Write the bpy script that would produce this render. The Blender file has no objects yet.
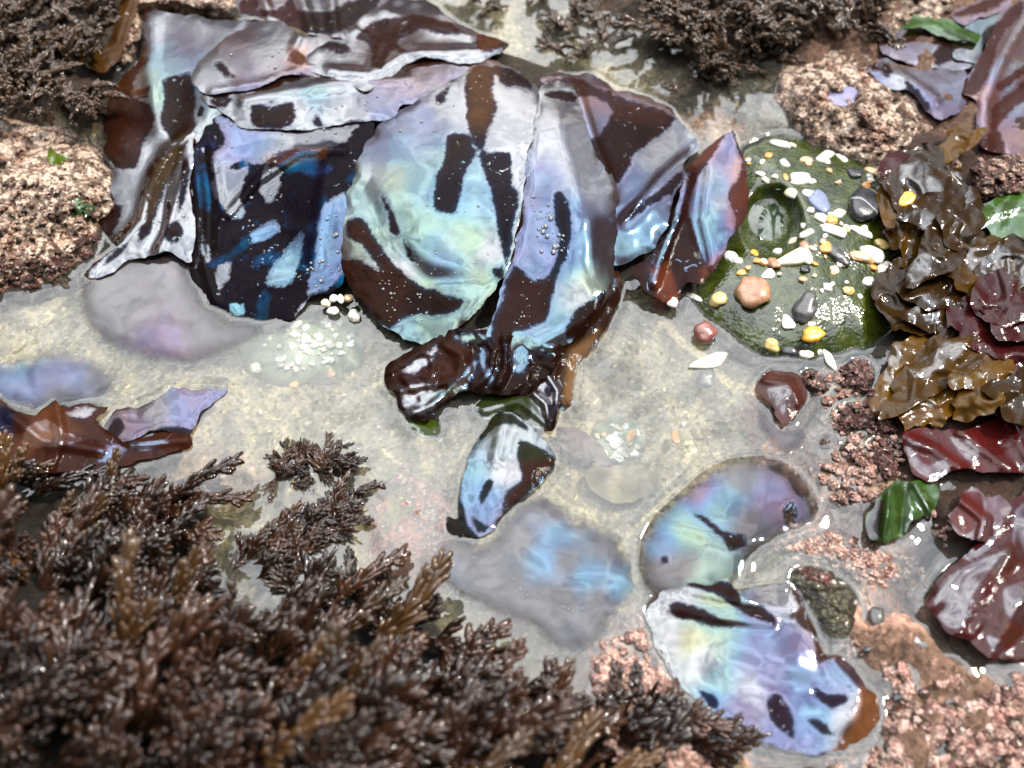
import bpy, bmesh, math, random
import numpy as np
from mathutils import Vector, Matrix, Euler
from mathutils.geometry import delaunay_2d_cdt

random.seed(7); RNG = np.random.default_rng(7)
S = bpy.context.scene
COL = S.collection
R = math.radians

# ------------------------------------------------------------------ camera
W, H = 1024, 768
PITCH, HFOV, CAMH = R(56), R(62), 0.55
CY = -CAMH / math.tan(PITCH)
FPX = (W / 2) / math.tan(HFOV / 2)
FWD = np.array([0, math.cos(PITCH), -math.sin(PITCH)])
UP = np.array([0, math.sin(PITCH), math.cos(PITCH)])
cam = bpy.data.cameras.new('camera'); camo = bpy.data.objects.new('camera', cam); COL.objects.link(camo)
camo.location = (0, CY, CAMH); camo.rotation_euler = (math.pi / 2 - PITCH, 0, 0)
cam.angle = HFOV; cam.clip_start = 0.01; cam.clip_end = 500
cam.dof.use_dof = True; cam.dof.focus_distance = 0.67; cam.dof.aperture_fstop = 3.6
S.camera = camo


def P(px, py, z):
    """where the sight line of a photograph pixel meets the height z (vectorised)"""
    px = np.asarray(px, float); py = np.asarray(py, float); z = np.asarray(z, float)
    a = (px - W / 2) / FPX; b = -(py - H / 2) / FPX
    dy = FWD[1] + b * UP[1]; dz = FWD[2] + b * UP[2]
    t = (z - CAMH) / dz
    return np.stack([a * t, CY + dy * t, z + 0 * t], -1)


def pxm(px, py):
    """metres per pixel on the ground there"""
    b = -(py - H / 2) / FPX
    t = -CAMH / (FWD[2] + b * UP[2])
    return t / FPX


def proj(x, y, z=0.0):
    dx, dy, dz = x, y - CY, z - CAMH
    f = dy * FWD[1] + dz * FWD[2]; f = np.maximum(f, 0.05)
    u = dy * UP[1] + dz * UP[2]
    return W / 2 + FPX * dx / f, H / 2 - FPX * u / f


# ------------------------------------------------------------------ numeric helpers
def hash2(ix, iy, seed):
    h = (ix.astype(np.int64) * 374761393 + iy.astype(np.int64) * 668265263 + seed * 1442695041) & 0xffffffff
    h = ((h ^ (h >> 13)) * 1274126177) & 0xffffffff
    return ((h ^ (h >> 16)) & 0xffff) / 65535.0


def vn(x, y, seed=0):
    x = np.asarray(x, float); y = np.asarray(y, float)
    ix = np.floor(x); iy = np.floor(y); fx = x - ix; fy = y - iy
    fx = fx * fx * fx * (fx * (fx * 6 - 15) + 10); fy = fy * fy * fy * (fy * (fy * 6 - 15) + 10)
    a = hash2(ix, iy, seed); b = hash2(ix + 1, iy, seed); c = hash2(ix, iy + 1, seed); d = hash2(ix + 1, iy + 1, seed)
    return (a * (1 - fx) + b * fx) * (1 - fy) + (c * (1 - fx) + d * fx) * fy


def fbm(x, y, seed=0, oct=4):
    s = 0; amp = .5; f = 1.0
    for k in range(oct):
        s = s + amp * (vn(x * f + 13.7 * k, y * f - 7.1 * k, seed + k) - .5); amp *= .5; f *= 2.03
    return s * 2


def sdp(px, py, poly):
    """signed distance to a polygon, positive inside"""
    px = np.asarray(px, float); py = np.asarray(py, float)
    p = np.asarray(poly, float); q = np.roll(p, -1, 0)
    d2 = np.full(px.shape, 1e18); ins = np.zeros(px.shape, bool)
    for (ax, ay), (bx, by) in zip(p, q):
        ex, ey = bx - ax, by - ay; L = ex * ex + ey * ey + 1e-12
        t = np.clip(((px - ax) * ex + (py - ay) * ey) / L, 0, 1)
        d2 = np.minimum(d2, (px - ax - t * ex) ** 2 + (py - ay - t * ey) ** 2)
        c = ((ay > py) != (by > py))
        if abs(by - ay) > 1e-9:
            ins ^= c & (px < ax + (py - ay) * ex / ey)
    d = np.sqrt(d2)
    return np.where(ins, d, -d)


def sdl(px, py, line):
    p = np.asarray(line, float); d2 = np.full(np.shape(px), 1e18)
    for (ax, ay), (bx, by) in zip(p[:-1], p[1:]):
        ex, ey = bx - ax, by - ay; L = ex * ex + ey * ey + 1e-12
        t = np.clip(((px - ax) * ex + (py - ay) * ey) / L, 0, 1)
        d2 = np.minimum(d2, (px - ax - t * ex) ** 2 + (py - ay - t * ey) ** 2)
    return np.sqrt(d2)


def sstep(a, b, x):
    t = np.clip((x - a) / (b - a), 0, 1); return t * t * (3 - 2 * t)


def smooth_closed(poly, step=3.0):
    p = np.asarray(poly, float); n = len(p); out = []
    for i in range(n):
        p0, p1, p2, p3 = p[i - 1], p[i], p[(i + 1) % n], p[(i + 2) % n]
        m = max(2, int(np.hypot(*(p2 - p1)) / step))
        for k in range(m):
            t = k / m
            out.append(.5 * ((2 * p1) + (p2 - p0) * t + (2 * p0 - 5 * p1 + 4 * p2 - p3) * t * t + (-p0 + 3 * p1 - 3 * p2 + p3) * t ** 3) * .6
                       + .4 * (p1 * (1 - t) + p2 * t))
    return np.array(out)


def tri_region(poly, step, ragged=0.0, seed=0):
    """fill an outline with an even triangle mesh (pixel space)"""
    o = smooth_closed(poly, step)
    if ragged:
        o = o + np.stack([fbm(o[:, 0] / 14, o[:, 1] / 14, seed), fbm(o[:, 0] / 14 + 50, o[:, 1] / 14, seed + 9)], -1) * ragged * 2
    x0, y0 = o.min(0); x1, y1 = o.max(0)
    gx, gy = np.meshgrid(np.arange(x0, x1, step), np.arange(y0, y1, step * .87))
    gx = gx + (np.arange(gx.shape[0]) % 2)[:, None] * step * .5
    gx = gx.ravel() + RNG.uniform(-.2, .2, gx.size) * step; gy = gy.ravel() + RNG.uniform(-.2, .2, gy.size) * step
    k = sdp(gx, gy, o) > step * .55
    pts = [Vector(v) for v in o] + [Vector((a, b)) for a, b in zip(gx[k], gy[k])]
    n = len(o)
    v, e, f, _, _, _ = delaunay_2d_cdt(pts, [(i, (i + 1) % n) for i in range(n)], [], 1, 1e-4)
    return np.array([tuple(a) for a in v]), [tuple(a) for a in f], o


def tps_fit(pts):
    p = np.asarray(pts, float); n = len(p); xy = p[:, :2] / 100.
    r = np.linalg.norm(xy[:, None] - xy[None], axis=-1); K = np.where(r > 0, r * r * np.log(r + 1e-12), 0) + np.eye(n) * 0.02
    A = np.zeros((n + 3, n + 3)); A[:n, :n] = K; A[:n, n] = 1; A[:n, n + 1:] = xy; A[n, :n] = 1; A[n + 1:, :n] = xy.T
    w = np.linalg.solve(A, np.concatenate([p[:, 2], [0, 0, 0]]))

    def f(px, py):
        q = np.stack([np.asarray(px, float), np.asarray(py, float)], -1) / 100.
        s = w[n] + q[..., 0] * w[n + 1] + q[..., 1] * w[n + 2]
        for i in range(n):
            rr = np.linalg.norm(q - xy[i], axis=-1); s = s + w[i] * np.where(rr > 0, rr * rr * np.log(rr + 1e-12), 0)
        return s
    return f


# ------------------------------------------------------------------ object helpers
def tag(o, label=None, cat=None, group=None, kind=None):
    if label: o['label'] = label
    if cat: o['category'] = cat
    if group: o['group'] = group
    if kind: o['kind'] = kind
    return o


def mesh_obj(name, verts, faces, mat, parent=None, smooth=True, attrs=None, origin=None):
    v = np.asarray(verts, float)
    if origin is None:
        origin = (v[:, 0].mean(), v[:, 1].mean(), v[:, 2].min()) if parent is None else tuple(parent.location)
    me = bpy.data.meshes.new(name)
    me.from_pydata((v - np.asarray(origin)).tolist(), [], faces); me.update()
    if smooth: me.polygons.foreach_set('use_smooth', [True] * len(me.polygons))
    for an, (kind, data) in (attrs or {}).items():
        a = me.attributes.new(an, kind, 'POINT')
        if kind == 'FLOAT': a.data.foreach_set('value', np.asarray(data, np.float32))
        else: a.data.foreach_set('color', np.asarray(data, np.float32).ravel())
    me.materials.append(mat)
    o = bpy.data.objects.new(name, me); COL.objects.link(o)
    if parent is None: o.location = origin
    else: o.parent = parent
    return o


def solid(v, f, th):
    """give an upward sheet a thickness: returns verts, faces"""
    n = len(v); edges = {}
    for t in f:
        for p, q in zip(t, t[1:] + t[:1]):
            k = (min(p, q), max(p, q)); edges[k] = None if k in edges else (p, q)
    rim = [e for e in edges.values() if e]
    ids = sorted({i for e in rim for i in e}); pos = {i: 2 * n + k for k, i in enumerate(ids)}; m = len(ids)
    lo = v.copy(); lo[:, 2] -= th
    F = list(f) + [tuple(n + i for i in reversed(t)) for t in f]
    F += [(pos[q], pos[p], pos[p] + m, pos[q] + m) for p, q in rim]
    global SOLID_MAP
    SOLID_MAP = np.array(list(range(n)) * 2 + ids * 2)
    return np.concatenate([v, lo, v[ids], lo[ids]]), F


def orient(v, f):
    a, b, c = (v[[t[i] for t in f]] for i in range(3))
    nz = np.cross(b - a, c - a)[:, 2]
    return [t if z > 0 else tuple(reversed(t)) for t, z in zip(f, nz)]


# ------------------------------------------------------------------ materials
class NT:
    def __init__(s, name):
        s.m = bpy.data.materials.new(name); s.m.use_nodes = True; s.t = s.m.node_tree; s.t.nodes.clear()
        s.out = s.n('ShaderNodeOutputMaterial')

    def n(s, typ, **k):
        o = s.t.nodes.new(typ)
        for a, b in k.items():
            if a.startswith('i_'):
                o.inputs[int(a[2:]) if a[2:].isdigit() else a[2:].replace('_', ' ')].default_value = b
            else: setattr(o, a, b)
        return o

    def l(s, a, b): s.t.links.new(a, b)

    def noise(s, scale, detail=4, rough=.55, co=None, dist=0):
        n = s.n('ShaderNodeTexNoise'); n.inputs['Scale'].default_value = scale; n.inputs['Detail'].default_value = detail
        n.inputs['Roughness'].default_value = rough; n.inputs['Distortion'].default_value = dist
        if co is not None: s.l(co, n.inputs['Vector'])
        return n

    def ramp(s, fac, stops):
        r = s.n('ShaderNodeValToRGB'); e = r.color_ramp.elements
        while len(e) < len(stops): e.new(.5)
        for k, (p, c) in zip(e, stops):
            k.position = p; k.color = (*c, 1) if len(c) == 3 else c
        s.l(fac, r.inputs['Fac']); return r

    def math(s, op, a, b=None, c=None):
        m = s.n('ShaderNodeMath', operation=op)
        for i, v in enumerate((a, b, c)):
            if v is None: continue
            if isinstance(v, (int, float)): m.inputs[i].default_value = v
            else: s.l(v, m.inputs[i])
        return m.outputs[0]

    def attr(s, name): return s.n('ShaderNodeAttribute', attribute_name=name)

    def bump(s, h, strength, dist):
        b = s.n('ShaderNodeBump'); b.inputs['Strength'].default_value = strength; b.inputs['Distance'].default_value = dist
        s.l(h, b.inputs['Height']); return b

    def mix(s, fac, a, b, blend='MIX'):
        m = s.n('ShaderNodeMix', data_type='RGBA', blend_type=blend)
        if isinstance(fac, (int, float)): m.inputs[0].default_value = fac
        else: s.l(fac, m.inputs[0])
        for i, v in ((6, a), (7, b)):
            if isinstance(v, tuple): m.inputs[i].default_value = (*v, 1) if len(v) == 3 else v
            else: s.l(v, m.inputs[i])
        return m.outputs[2]

    def bsdf(s, **k):
        b = s.n('ShaderNodeBsdfPrincipled')
        for a, v in k.items():
            i = b.inputs[a.replace('_', ' ')]
            if isinstance(v, (int, float, tuple)): i.default_value = (*v, 1) if isinstance(v, tuple) and len(v) == 3 else v
            else: s.l(v, i)
        return b

    def done(s, sh): s.l(sh, s.out.inputs['Surface']); return s.m


def make_kelp(name, film_ior=1.85, base_ior=1.6, trans=0.0, bump=.12, rag=6.5, plain_ior=2.3, dry_ior=1.13, dry_mul=.30, dry_film=0., streak=.66, soft=0.):
    t = NT(name); tc = t.n('ShaderNodeTexCoord').outputs['Object']
    base = t.attr('base').outputs['Color']
    n1 = t.noise(60, 5, .6, tc)
    col = t.mix(t.ramp(n1.outputs['Fac'], [(.35, (0, 0, 0)), (.7, (1, 1, 1))]).outputs[0], base, t.mix(.5, base, (.012, .006, .008)))
    # where a film of water lies on the blade / where the blade stands bare
    ng = t.noise(190, 5, .6, tc, .5); ng2 = t.noise(75, 3, .5, tc)
    d = t.math('ADD', t.attr('bare').outputs['Fac'], t.math('MULTIPLY', t.math('SUBTRACT', ng.outputs['Fac'], .5), rag))
    d = t.math('ADD', d, t.math('MULTIPLY', t.math('SUBTRACT', ng2.outputs['Fac'], .5), rag))
    mask = t.n('ShaderNodeMapRange'); mask.inputs[1].default_value = -1.3; mask.inputs[2].default_value = 1.3; t.l(d, mask.inputs[0])
    # meniscus: the film steps down to the bare blade
    men = t.n('ShaderNodeMapRange', interpolation_type='SMOOTHERSTEP'); men.inputs[1].default_value = -5; men.inputs[2].default_value = 1; t.l(d, men.inputs[0])
    h = t.math('ADD', t.math('MULTIPLY', men.outputs[0], -.55), t.math('MULTIPLY', t.noise(35, 2, .5, tc).outputs['Fac'], 2.2))
    bw = t.bump(h, bump * 1.0, .002)
    nb = t.noise(140, 4, .6, tc, .6); bb = t.bump(t.math('ADD', nb.outputs['Fac'], t.math('MULTIPLY', n1.outputs['Fac'], 1.5)), .35, .0016)
    fn = t.noise(26, 5, .6, tc, .9)
    fringe = t.n('ShaderNodeMapRange'); fringe.inputs[1].default_value = -9; fringe.inputs[2].default_value = 0; fringe.inputs[3].default_value = 0; fringe.inputs[4].default_value = -8; t.l(d, fringe.inputs[0])
    film = t.math('ADD', t.math('ADD', t.attr('film').outputs['Fac'], fringe.outputs[0]), t.math('MULTIPLY', t.math('SUBTRACT', fn.outputs['Fac'], .5), 24))
    wet = t.bsdf(Base_Color=t.mix(1., col, (.7, .7, .8), 'MULTIPLY'), Roughness=.07, IOR=base_ior, Coat_Weight=1., Coat_IOR=1.36, Coat_Roughness=.03)
    wet.inputs['Thin Film IOR'].default_value = film_ior
    t.l(film, wet.inputs['Thin Film Thickness']); t.l(bw.outputs[0], wet.inputs['Normal']); t.l(bw.outputs[0], wet.inputs['Coat Normal'])
    plain = t.bsdf(Base_Color=t.mix(1., col, (.6, .6, .7), 'MULTIPLY'), Roughness=.06, IOR=plain_ior, Coat_Weight=1., Coat_IOR=1.36, Coat_Roughness=.03, Specular_Tint=(.90, .94, 1.))
    t.l(bw.outputs[0], plain.inputs['Normal']); t.l(bw.outputs[0], plain.inputs['Coat Normal'])
    wm = t.n('ShaderNodeMixShader'); t.l(t.attr('sheen').outputs['Fac'], wm.inputs[0]); t.l(plain.outputs[0], wm.inputs[1]); t.l(wet.outputs[0], wm.inputs[2])
    dry = t.bsdf(Base_Color=t.mix(1., col, (dry_mul, dry_mul * .93, dry_mul * .93), 'MULTIPLY'), Roughness=.07, IOR=dry_ior); t.l(bb.outputs[0], dry.inputs['Normal'])
    # a faint blue interference colour where the film thins out (along the film's edge; all over on the indigo blade)
    dry.inputs['Thin Film IOR'].default_value = 1.5
    t.l(t.math('ADD', t.math('MULTIPLY', t.math('SUBTRACT', fn.outputs['Fac'], .5), 60), dry_film or 228.), dry.inputs['Thin Film Thickness'])
    if not dry_film: dry.inputs['IOR'].default_value = max(1.24, dry_ior)
    dk = t.bsdf(Base_Color=t.mix(1., col, (dry_mul, dry_mul * .93, dry_mul * .93), 'MULTIPLY'), Roughness=.08, IOR=1.1 if dry_film else dry_ior); t.l(bb.outputs[0], dk.inputs['Normal'])
    if dry_film: fz = t.ramp(t.noise(20, 3, .5, tc, .9).outputs['Fac'], [(.52, (0, 0, 0)), (.72, (1, 1, 1))]).outputs[0]
    else:
        fz = t.n('ShaderNodeMapRange', interpolation_type='SMOOTHSTEP'); fz.inputs[1].default_value = 6; fz.inputs[2].default_value = 0; fz.inputs[3].default_value = 0; fz.inputs[4].default_value = .14
        t.l(d, fz.inputs[0]); fz = fz.outputs[0]
    dm = t.n('ShaderNodeMixShader'); t.l(fz, dm.inputs[0]); t.l(dk.outputs[0], dm.inputs[1]); t.l(dry.outputs[0], dm.inputs[2]); dsh = dm.outputs[0]
    if trans:
        tr = t.n('ShaderNodeBsdfTranslucent'); t.l(t.mix(1., base, (5., 3., 1.5), 'MULTIPLY'), tr.inputs['Color'])
        m = t.n('ShaderNodeMixShader'); m.inputs[0].default_value = trans; t.l(dsh, m.inputs[1]); t.l(tr.outputs[0], m.inputs[2]); dsh = m.outputs[0]
    sn = t.noise(70, 6, .55, tc, 2.2)      # hairlines and smears of water left on the bare blade
    mk = t.math('MULTIPLY', mask.outputs[0], t.ramp(sn.outputs['Fac'], [(streak, (1, 1, 1)), (streak + .025, (0, 0, 0))]).outputs[0])
    m = t.n('ShaderNodeMixShader'); t.l(mk, m.inputs[0]); t.l(wm.outputs[0], m.inputs[1]); t.l(dsh, m.inputs[2])
    if not soft: return t.done(m.outputs[0])
    # blades lying just under the surface thin out to a clear margin
    tr = t.n('ShaderNodeBsdfTransparent'); al = t.n('ShaderNodeMapRange', interpolation_type='SMOOTHSTEP'); al.inputs[1].default_value = 0; al.inputs[2].default_value = soft
    t.l(t.math('ADD', t.attr('rim').outputs['Fac'], t.math('MULTIPLY', t.math('SUBTRACT', ng2.outputs['Fac'], .5), 5.)), al.inputs[0])
    mm = t.n('ShaderNodeMixShader'); t.l(al.outputs[0], mm.inputs[0]); t.l(tr.outputs[0], mm.inputs[1]); t.l(m.outputs[0], mm.inputs[2])
    return t.done(mm.outputs[0])


def make_rock(name, stops, scale=90, rough=.22, bump=1., coat=.85, alt=(.37, .27, .255), alt2=(.16, .13, .06), band=False):
    t = NT(name); tc = t.n('ShaderNodeTexCoord').outputs['Object']
    n = t.noise(scale, 8, .68, tc); n2 = t.noise(scale * 6, 3, .6, tc); big = t.noise(scale * .32, 4, .6, tc, .5); big2 = t.noise(scale * .45, 4, .6, tc, 1.)
    v = t.n('ShaderNodeTexVoronoi'); v.inputs['Scale'].default_value = scale * 3.4; t.l(tc, v.inputs['Vector'])
    f = t.math('ADD', t.math('MULTIPLY', n.outputs['Fac'], .62), t.math('MULTIPLY', n2.outputs['Fac'], .38))
    c = t.ramp(f, stops).outputs[0]
    c = t.mix(t.ramp(big.outputs['Fac'], [(.5, (0, 0, 0)), (.66, (.6, .6, .6))]).outputs[0], c, t.mix(1., c, tuple(x * 2.6 for x in alt), 'MULTIPLY'))
    c = t.mix(t.ramp(big2.outputs['Fac'], [(.58, (0, 0, 0)), (.74, (.8, .8, .8))]).outputs[0], c, alt2)
    c = t.mix(t.ramp(v.outputs['Distance'], [(.4, (0, 0, 0)), (.8, (1, 1, 1))]).outputs[0], c, t.mix(1., c, (.42, .34, .28), 'MULTIPLY'))
    c = t.mix(t.ramp(v.outputs['Color'], [(.86, (0, 0, 0)), (.9, (.8, .8, .8))]).outputs[0], c, (.72, .62, .54))
    ck = t.n('ShaderNodeTexVoronoi', feature='DISTANCE_TO_EDGE'); ck.inputs['Scale'].default_value = scale * .55
    wv = t.n('ShaderNodeVectorMath', operation='ADD'); t.l(tc, wv.inputs[0]); ws = t.n('ShaderNodeVectorMath', operation='SCALE'); ws.inputs['Scale'].default_value = .02; t.l(n.outputs['Color'], ws.inputs[0]); t.l(ws.outputs[0], wv.inputs[1]); t.l(wv.outputs[0], ck.inputs['Vector'])
    cr = t.ramp(ck.outputs['Distance'], [(0., (1, 1, 1)), (.09, (0, 0, 0))]).outputs[0]
    c = t.mix(t.math('MULTIPLY', cr, .8), c, t.mix(1., c, (.25, .17, .13), 'MULTIPLY'))
    # dark weedy band along the waterline
    ge = t.n('ShaderNodeSeparateXYZ'); gg = t.n('ShaderNodeNewGeometry'); t.l(gg.outputs['Position'], ge.inputs[0])
    bz = t.n('ShaderNodeMapRange'); bz.inputs[1].default_value = .009; bz.inputs[2].default_value = .002; t.l(t.math('ADD', ge.outputs[2], t.math('MULTIPLY', t.math('SUBTRACT', big.outputs['Fac'], .5), -.02)), bz.inputs[0])
    if band: c = t.mix(t.math('MULTIPLY', bz.outputs[0], .75), c, t.mix(.5, (.035, .018, .012), t.mix(1., c, (.3, .2, .14), 'MULTIPLY')))
    h = t.math('ADD', t.math('MULTIPLY', n.outputs['Fac'], 1.), t.math('MULTIPLY', v.outputs['Distance'], -.6))
    h = t.math('ADD', h, t.math('MULTIPLY', cr, -.5))
    b = t.bump(h, bump, .005)
    s = t.bsdf(Base_Color=c, Roughness=rough, IOR=1.4, Coat_Weight=coat, Coat_Roughness=.06)
    t.l(b.outputs[0], s.inputs['Normal']); t.l(b.outputs[0], s.inputs['Coat Normal'])
    return t.done(s.outputs[0])


def make_stone(name, a, b, scale=250, rough=.3, vein=None, coat=.35):
    t = NT(name); tc = t.n('ShaderNodeTexCoord').outputs['Object']
    n = t.noise(scale, 6, .65, tc)
    c = t.ramp(n.outputs['Fac'], [(.3, a), (.7, b)]).outputs[0]
    if vein:
        w = t.n('ShaderNodeTexWave'); w.inputs['Scale'].default_value = 13; w.inputs['Distortion'].default_value = 9; w.inputs['Detail'].default_value = 2
        t.l(tc, w.inputs['Vector'])
        c = t.mix(t.ramp(w.outputs['Fac'], [(.975, (0, 0, 0)), (.995, (.8, .8, .8))]).outputs[0], c, vein)
    bp = t.bump(n.outputs['Fac'], .35, .0015)
    s = t.bsdf(Base_Color=c, Roughness=rough, Coat_Weight=coat, Coat_Roughness=.05); t.l(bp.outputs[0], s.inputs['Normal'])
    return t.done(s.outputs[0])


def make_turf(name, a, b, rough=.12):
    t = NT(name); tc = t.n('ShaderNodeTexCoord').outputs['Object']
    oi = t.n('ShaderNodeObjectInfo')
    n = t.noise(130, 4, .6, tc)
    f = t.math('ADD', t.math('MULTIPLY', n.outputs['Fac'], .7), t.math('MULTIPLY', oi.outputs['Random'], .4))
    c = t.ramp(f, [(.3, a), (.62, b), (.85, tuple(x * 1.9 for x in b))]).outputs[0]
    s = t.bsdf(Base_Color=c, Roughness=rough, IOR=1.42, Coat_Weight=.8, Coat_IOR=1.42, Coat_Roughness=.04)
    bp = t.bump(t.noise(420, 2, .5, tc).outputs['Fac'], .3, .001); t.l(bp.outputs[0], s.inputs['Normal'])
    tr = t.n('ShaderNodeBsdfTranslucent'); t.l(t.mix(1., c, (3.5, 2., .9), 'MULTIPLY'), tr.inputs['Color'])
    m = t.n('ShaderNodeMixShader'); m.inputs[0].default_value = .10; t.l(s.outputs[0], m.inputs[1]); t.l(tr.outputs[0], m.inputs[2])
    return t.done(m.outputs[0])


def make_ground():
    t = NT('seabed_sand'); tc = t.n('ShaderNodeTexCoord').outputs['Object']
    base = t.attr('base').outputs['Color']
    n = t.noise(45, 6, .6, tc); g = t.noise(900, 3, .7, tc)
    v = t.n('ShaderNodeTexVoronoi'); v.inputs['Scale'].default_value = 330; t.l(tc, v.inputs['Vector'])
    sp = t.ramp(v.outputs['Color'], [(0, (.18, .16, .13)), (.3, (.62, .58, .5)), (.6, (1, 1, 1)), (.85, (1.4, 1.36, 1.25)), (1, (3., 2.9, 2.7))]).outputs[0]
    c = t.mix(.85, base, sp, 'MULTIPLY')
    c = t.mix(t.ramp(n.outputs['Fac'], [(.35, (0, 0, 0)), (.7, (1, 1, 1))]).outputs[0], t.mix(1., c, (.66, .66, .66), 'MULTIPLY'), c)
    bp = t.bump(t.math('ADD', g.outputs['Fac'], t.math('MULTIPLY', n.outputs['Fac'], 3.)), .8, .0026)
    s = t.bsdf(Base_Color=c, Roughness=.55, IOR=1.35); t.l(bp.outputs[0], s.inputs['Normal'])
    return t.done(s.outputs[0])


def make_water():
    t = NT('tide_pool_water'); tc = t.n('ShaderNodeTexCoord').outputs['Object']
    a = t.noise(16, 2, .4, tc, .3); b = t.noise(55, 2, .4, tc, .2)
    bp = t.bump(t.math('ADD', a.outputs['Fac'], t.math('MULTIPLY', b.outputs['Fac'], .16)), .32, .01)
    tr = t.n('ShaderNodeBsdfTransparent'); tr.inputs['Color'].default_value = (.93, .96, .93, 1)
    df = t.n('ShaderNodeBsdfDiffuse'); df.inputs['Color'].default_value = (.62, .60, .52, 1)
    m0 = t.n('ShaderNodeMixShader'); m0.inputs[0].default_value = .035; t.l(tr.outputs[0], m0.inputs[1]); t.l(df.outputs[0], m0.inputs[2])
    gl = t.n('ShaderNodeBsdfGlossy'); gl.inputs['Roughness'].default_value = .02; gl.inputs['Color'].default_value = (1, 1, 1, 1)
    fr = t.n('ShaderNodeFresnel'); fr.inputs['IOR'].default_value = 1.70
    t.l(bp.outputs[0], gl.inputs['Normal']); t.l(bp.outputs[0], fr.inputs['Normal'])
    m = t.n('ShaderNodeMixShader'); t.l(fr.outputs[0], m.inputs[0]); t.l(m0.outputs[0], m.inputs[1]); t.l(gl.outputs[0], m.inputs[2])
    return t.done(m.outputs[0])


def make_bubble():
    t = NT('bubble_film')
    tr = t.n('ShaderNodeBsdfTransparent'); gl = t.n('ShaderNodeBsdfGlossy'); gl.inputs['Roughness'].default_value = .03
    df = t.n('ShaderNodeBsdfDiffuse'); df.inputs['Color'].default_value = (.8, .8, .8, 1)
    m0 = t.n('ShaderNodeMixShader'); m0.inputs[0].default_value = .22; t.l(tr.outputs[0], m0.inputs[1]); t.l(df.outputs[0], m0.inputs[2])
    fr = t.n('ShaderNodeFresnel'); fr.inputs['IOR'].default_value = 1.9
    m = t.n('ShaderNodeMixShader'); t.l(fr.outputs[0], m.inputs[0]); t.l(m0.outputs[0], m.inputs[1]); t.l(gl.outputs[0], m.inputs[2])
    return t.done(m.outputs[0])


M_KELP = make_kelp('iridescent_kelp'); M_KELPT = make_kelp('thin_translucent_kelp', 1.8, 1.55, .3, .12, 6.5, 2., 1.2, .5)
M_PALE = make_kelp('pale_iridescent_kelp', 1.8, 1.55, 0, .1, 6., 1.6)
M_SOFT = make_kelp('drowned_pale_kelp', 1.8, 1.55, 0, .1, 6., 1.55, soft=24.)
M_GREEN = make_kelp('green_sea_lettuce', 1.45, 1.42, .3, .25, 6.5, 1.8, 1.3, .7)
M_BROWN = make_kelp('olive_rockweed', 1.5, 1.45, .34, .3, 4., 1.75, 1.38, .8)
M_RED = make_kelp('dark_red_seaweed', 1.5, 1.45, .12, .2, 4., 1.8, 1.36, .8)
M_INDIGO = make_kelp('indigo_kelp', 1.9, 1.6, 0., .12, 9., 1.9, 1.24, .3, 232., .66)
M_GROUND = make_ground(); M_WATER = make_water(); M_BUB = make_bubble()
PINK = [(.25, (.055, .03, .018)), (.42, (.25, .15, .10)), (.55, (.45, .29, .22)), (.68, (.62, .46, .36)), (.82, (.75, .62, .5))]
TAN = [(.22, (.08, .05, .035)), (.34, (.34, .25, .18)), (.46, (.62, .48, .37)), (.6, (.76, .60, .49)), (.74, (.86, .77, .67))]
OLIVE = [(.3, (.012, .012, .006)), (.5, (.06, .055, .025)), (.65, (.14, .12, .06)), (.8, (.35, .28, .2))]
REDROCK = [(.25, (.02, .008, .005)), (.45, (.10, .04, .03)), (.6, (.25, .12, .10)), (.8, (.5, .33, .27))]
M_PINKROCK = make_rock('pink_crusted_rock', PINK); M_TANROCK = make_rock('tan_crusted_rock', TAN, band=True)
M_OLIVEROCK = make_rock('olive_mossy_rock', OLIVE); M_REDROCK = make_rock('wine_red_crust', REDROCK, 120, .2, .8, .8, (.3, .15, .13), (.06, .04, .02))
M_CORAL = make_rock('pink_coralline', [(.28, (.22, .11, .08)), (.43, (.50, .30, .25)), (.57, (.68, .48, .42)), (.74, (.84, .74, .67))], 150, .25, .7, .6, (.34, .23, .21), (.13, .085, .045))
M_TURF = make_turf('brown_turf_weed', (.007, .0032, .002), (.034, .0145, .007))
M_TURF2 = make_turf('dark_turf_weed', (.022, .011, .005), (.085, .048, .024))
M_TURF3 = make_turf('golden_turf_weed', (.018, .009, .003), (.065, .032, .011))


def make_anem():
    t = NT('green_anemone_skin'); tc = t.n('ShaderNodeTexCoord').outputs['Object']
    n = t.noise(70, 5, .6, tc); v = t.n('ShaderNodeTexVoronoi'); v.inputs['Scale'].default_value = 330; t.l(tc, v.inputs['Vector'])
    c = t.ramp(n.outputs['Fac'], [(.3, (.007, .012, .0012)), (.55, (.030, .041, .004)), (.75, (.065, .08, .014))]).outputs[0]
    bp = t.bump(t.math('ADD', t.math('MULTIPLY', v.outputs['Distance'], -1.), t.math('MULTIPLY', n.outputs['Fac'], 1.6)), .13, .003)
    s = t.bsdf(Base_Color=c, Roughness=.16, IOR=1.4, Coat_Weight=1., Coat_IOR=1.42, Coat_Roughness=.04)
    t.l(bp.outputs[0], s.inputs['Normal']); t.l(bp.outputs[0], s.inputs['Coat Normal'])
    return t.done(s.outputs[0])


M_ANEM = make_anem()
M_DISC = make_stone('pale_green_flesh', (.008, .022, .008), (.05, .075, .04), 90, .06, None, 1.)
M_SUBAN = make_stone('drowned_anemone_skin', (.16, .2, .13), (.27, .29, .2), 120, .5)

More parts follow.
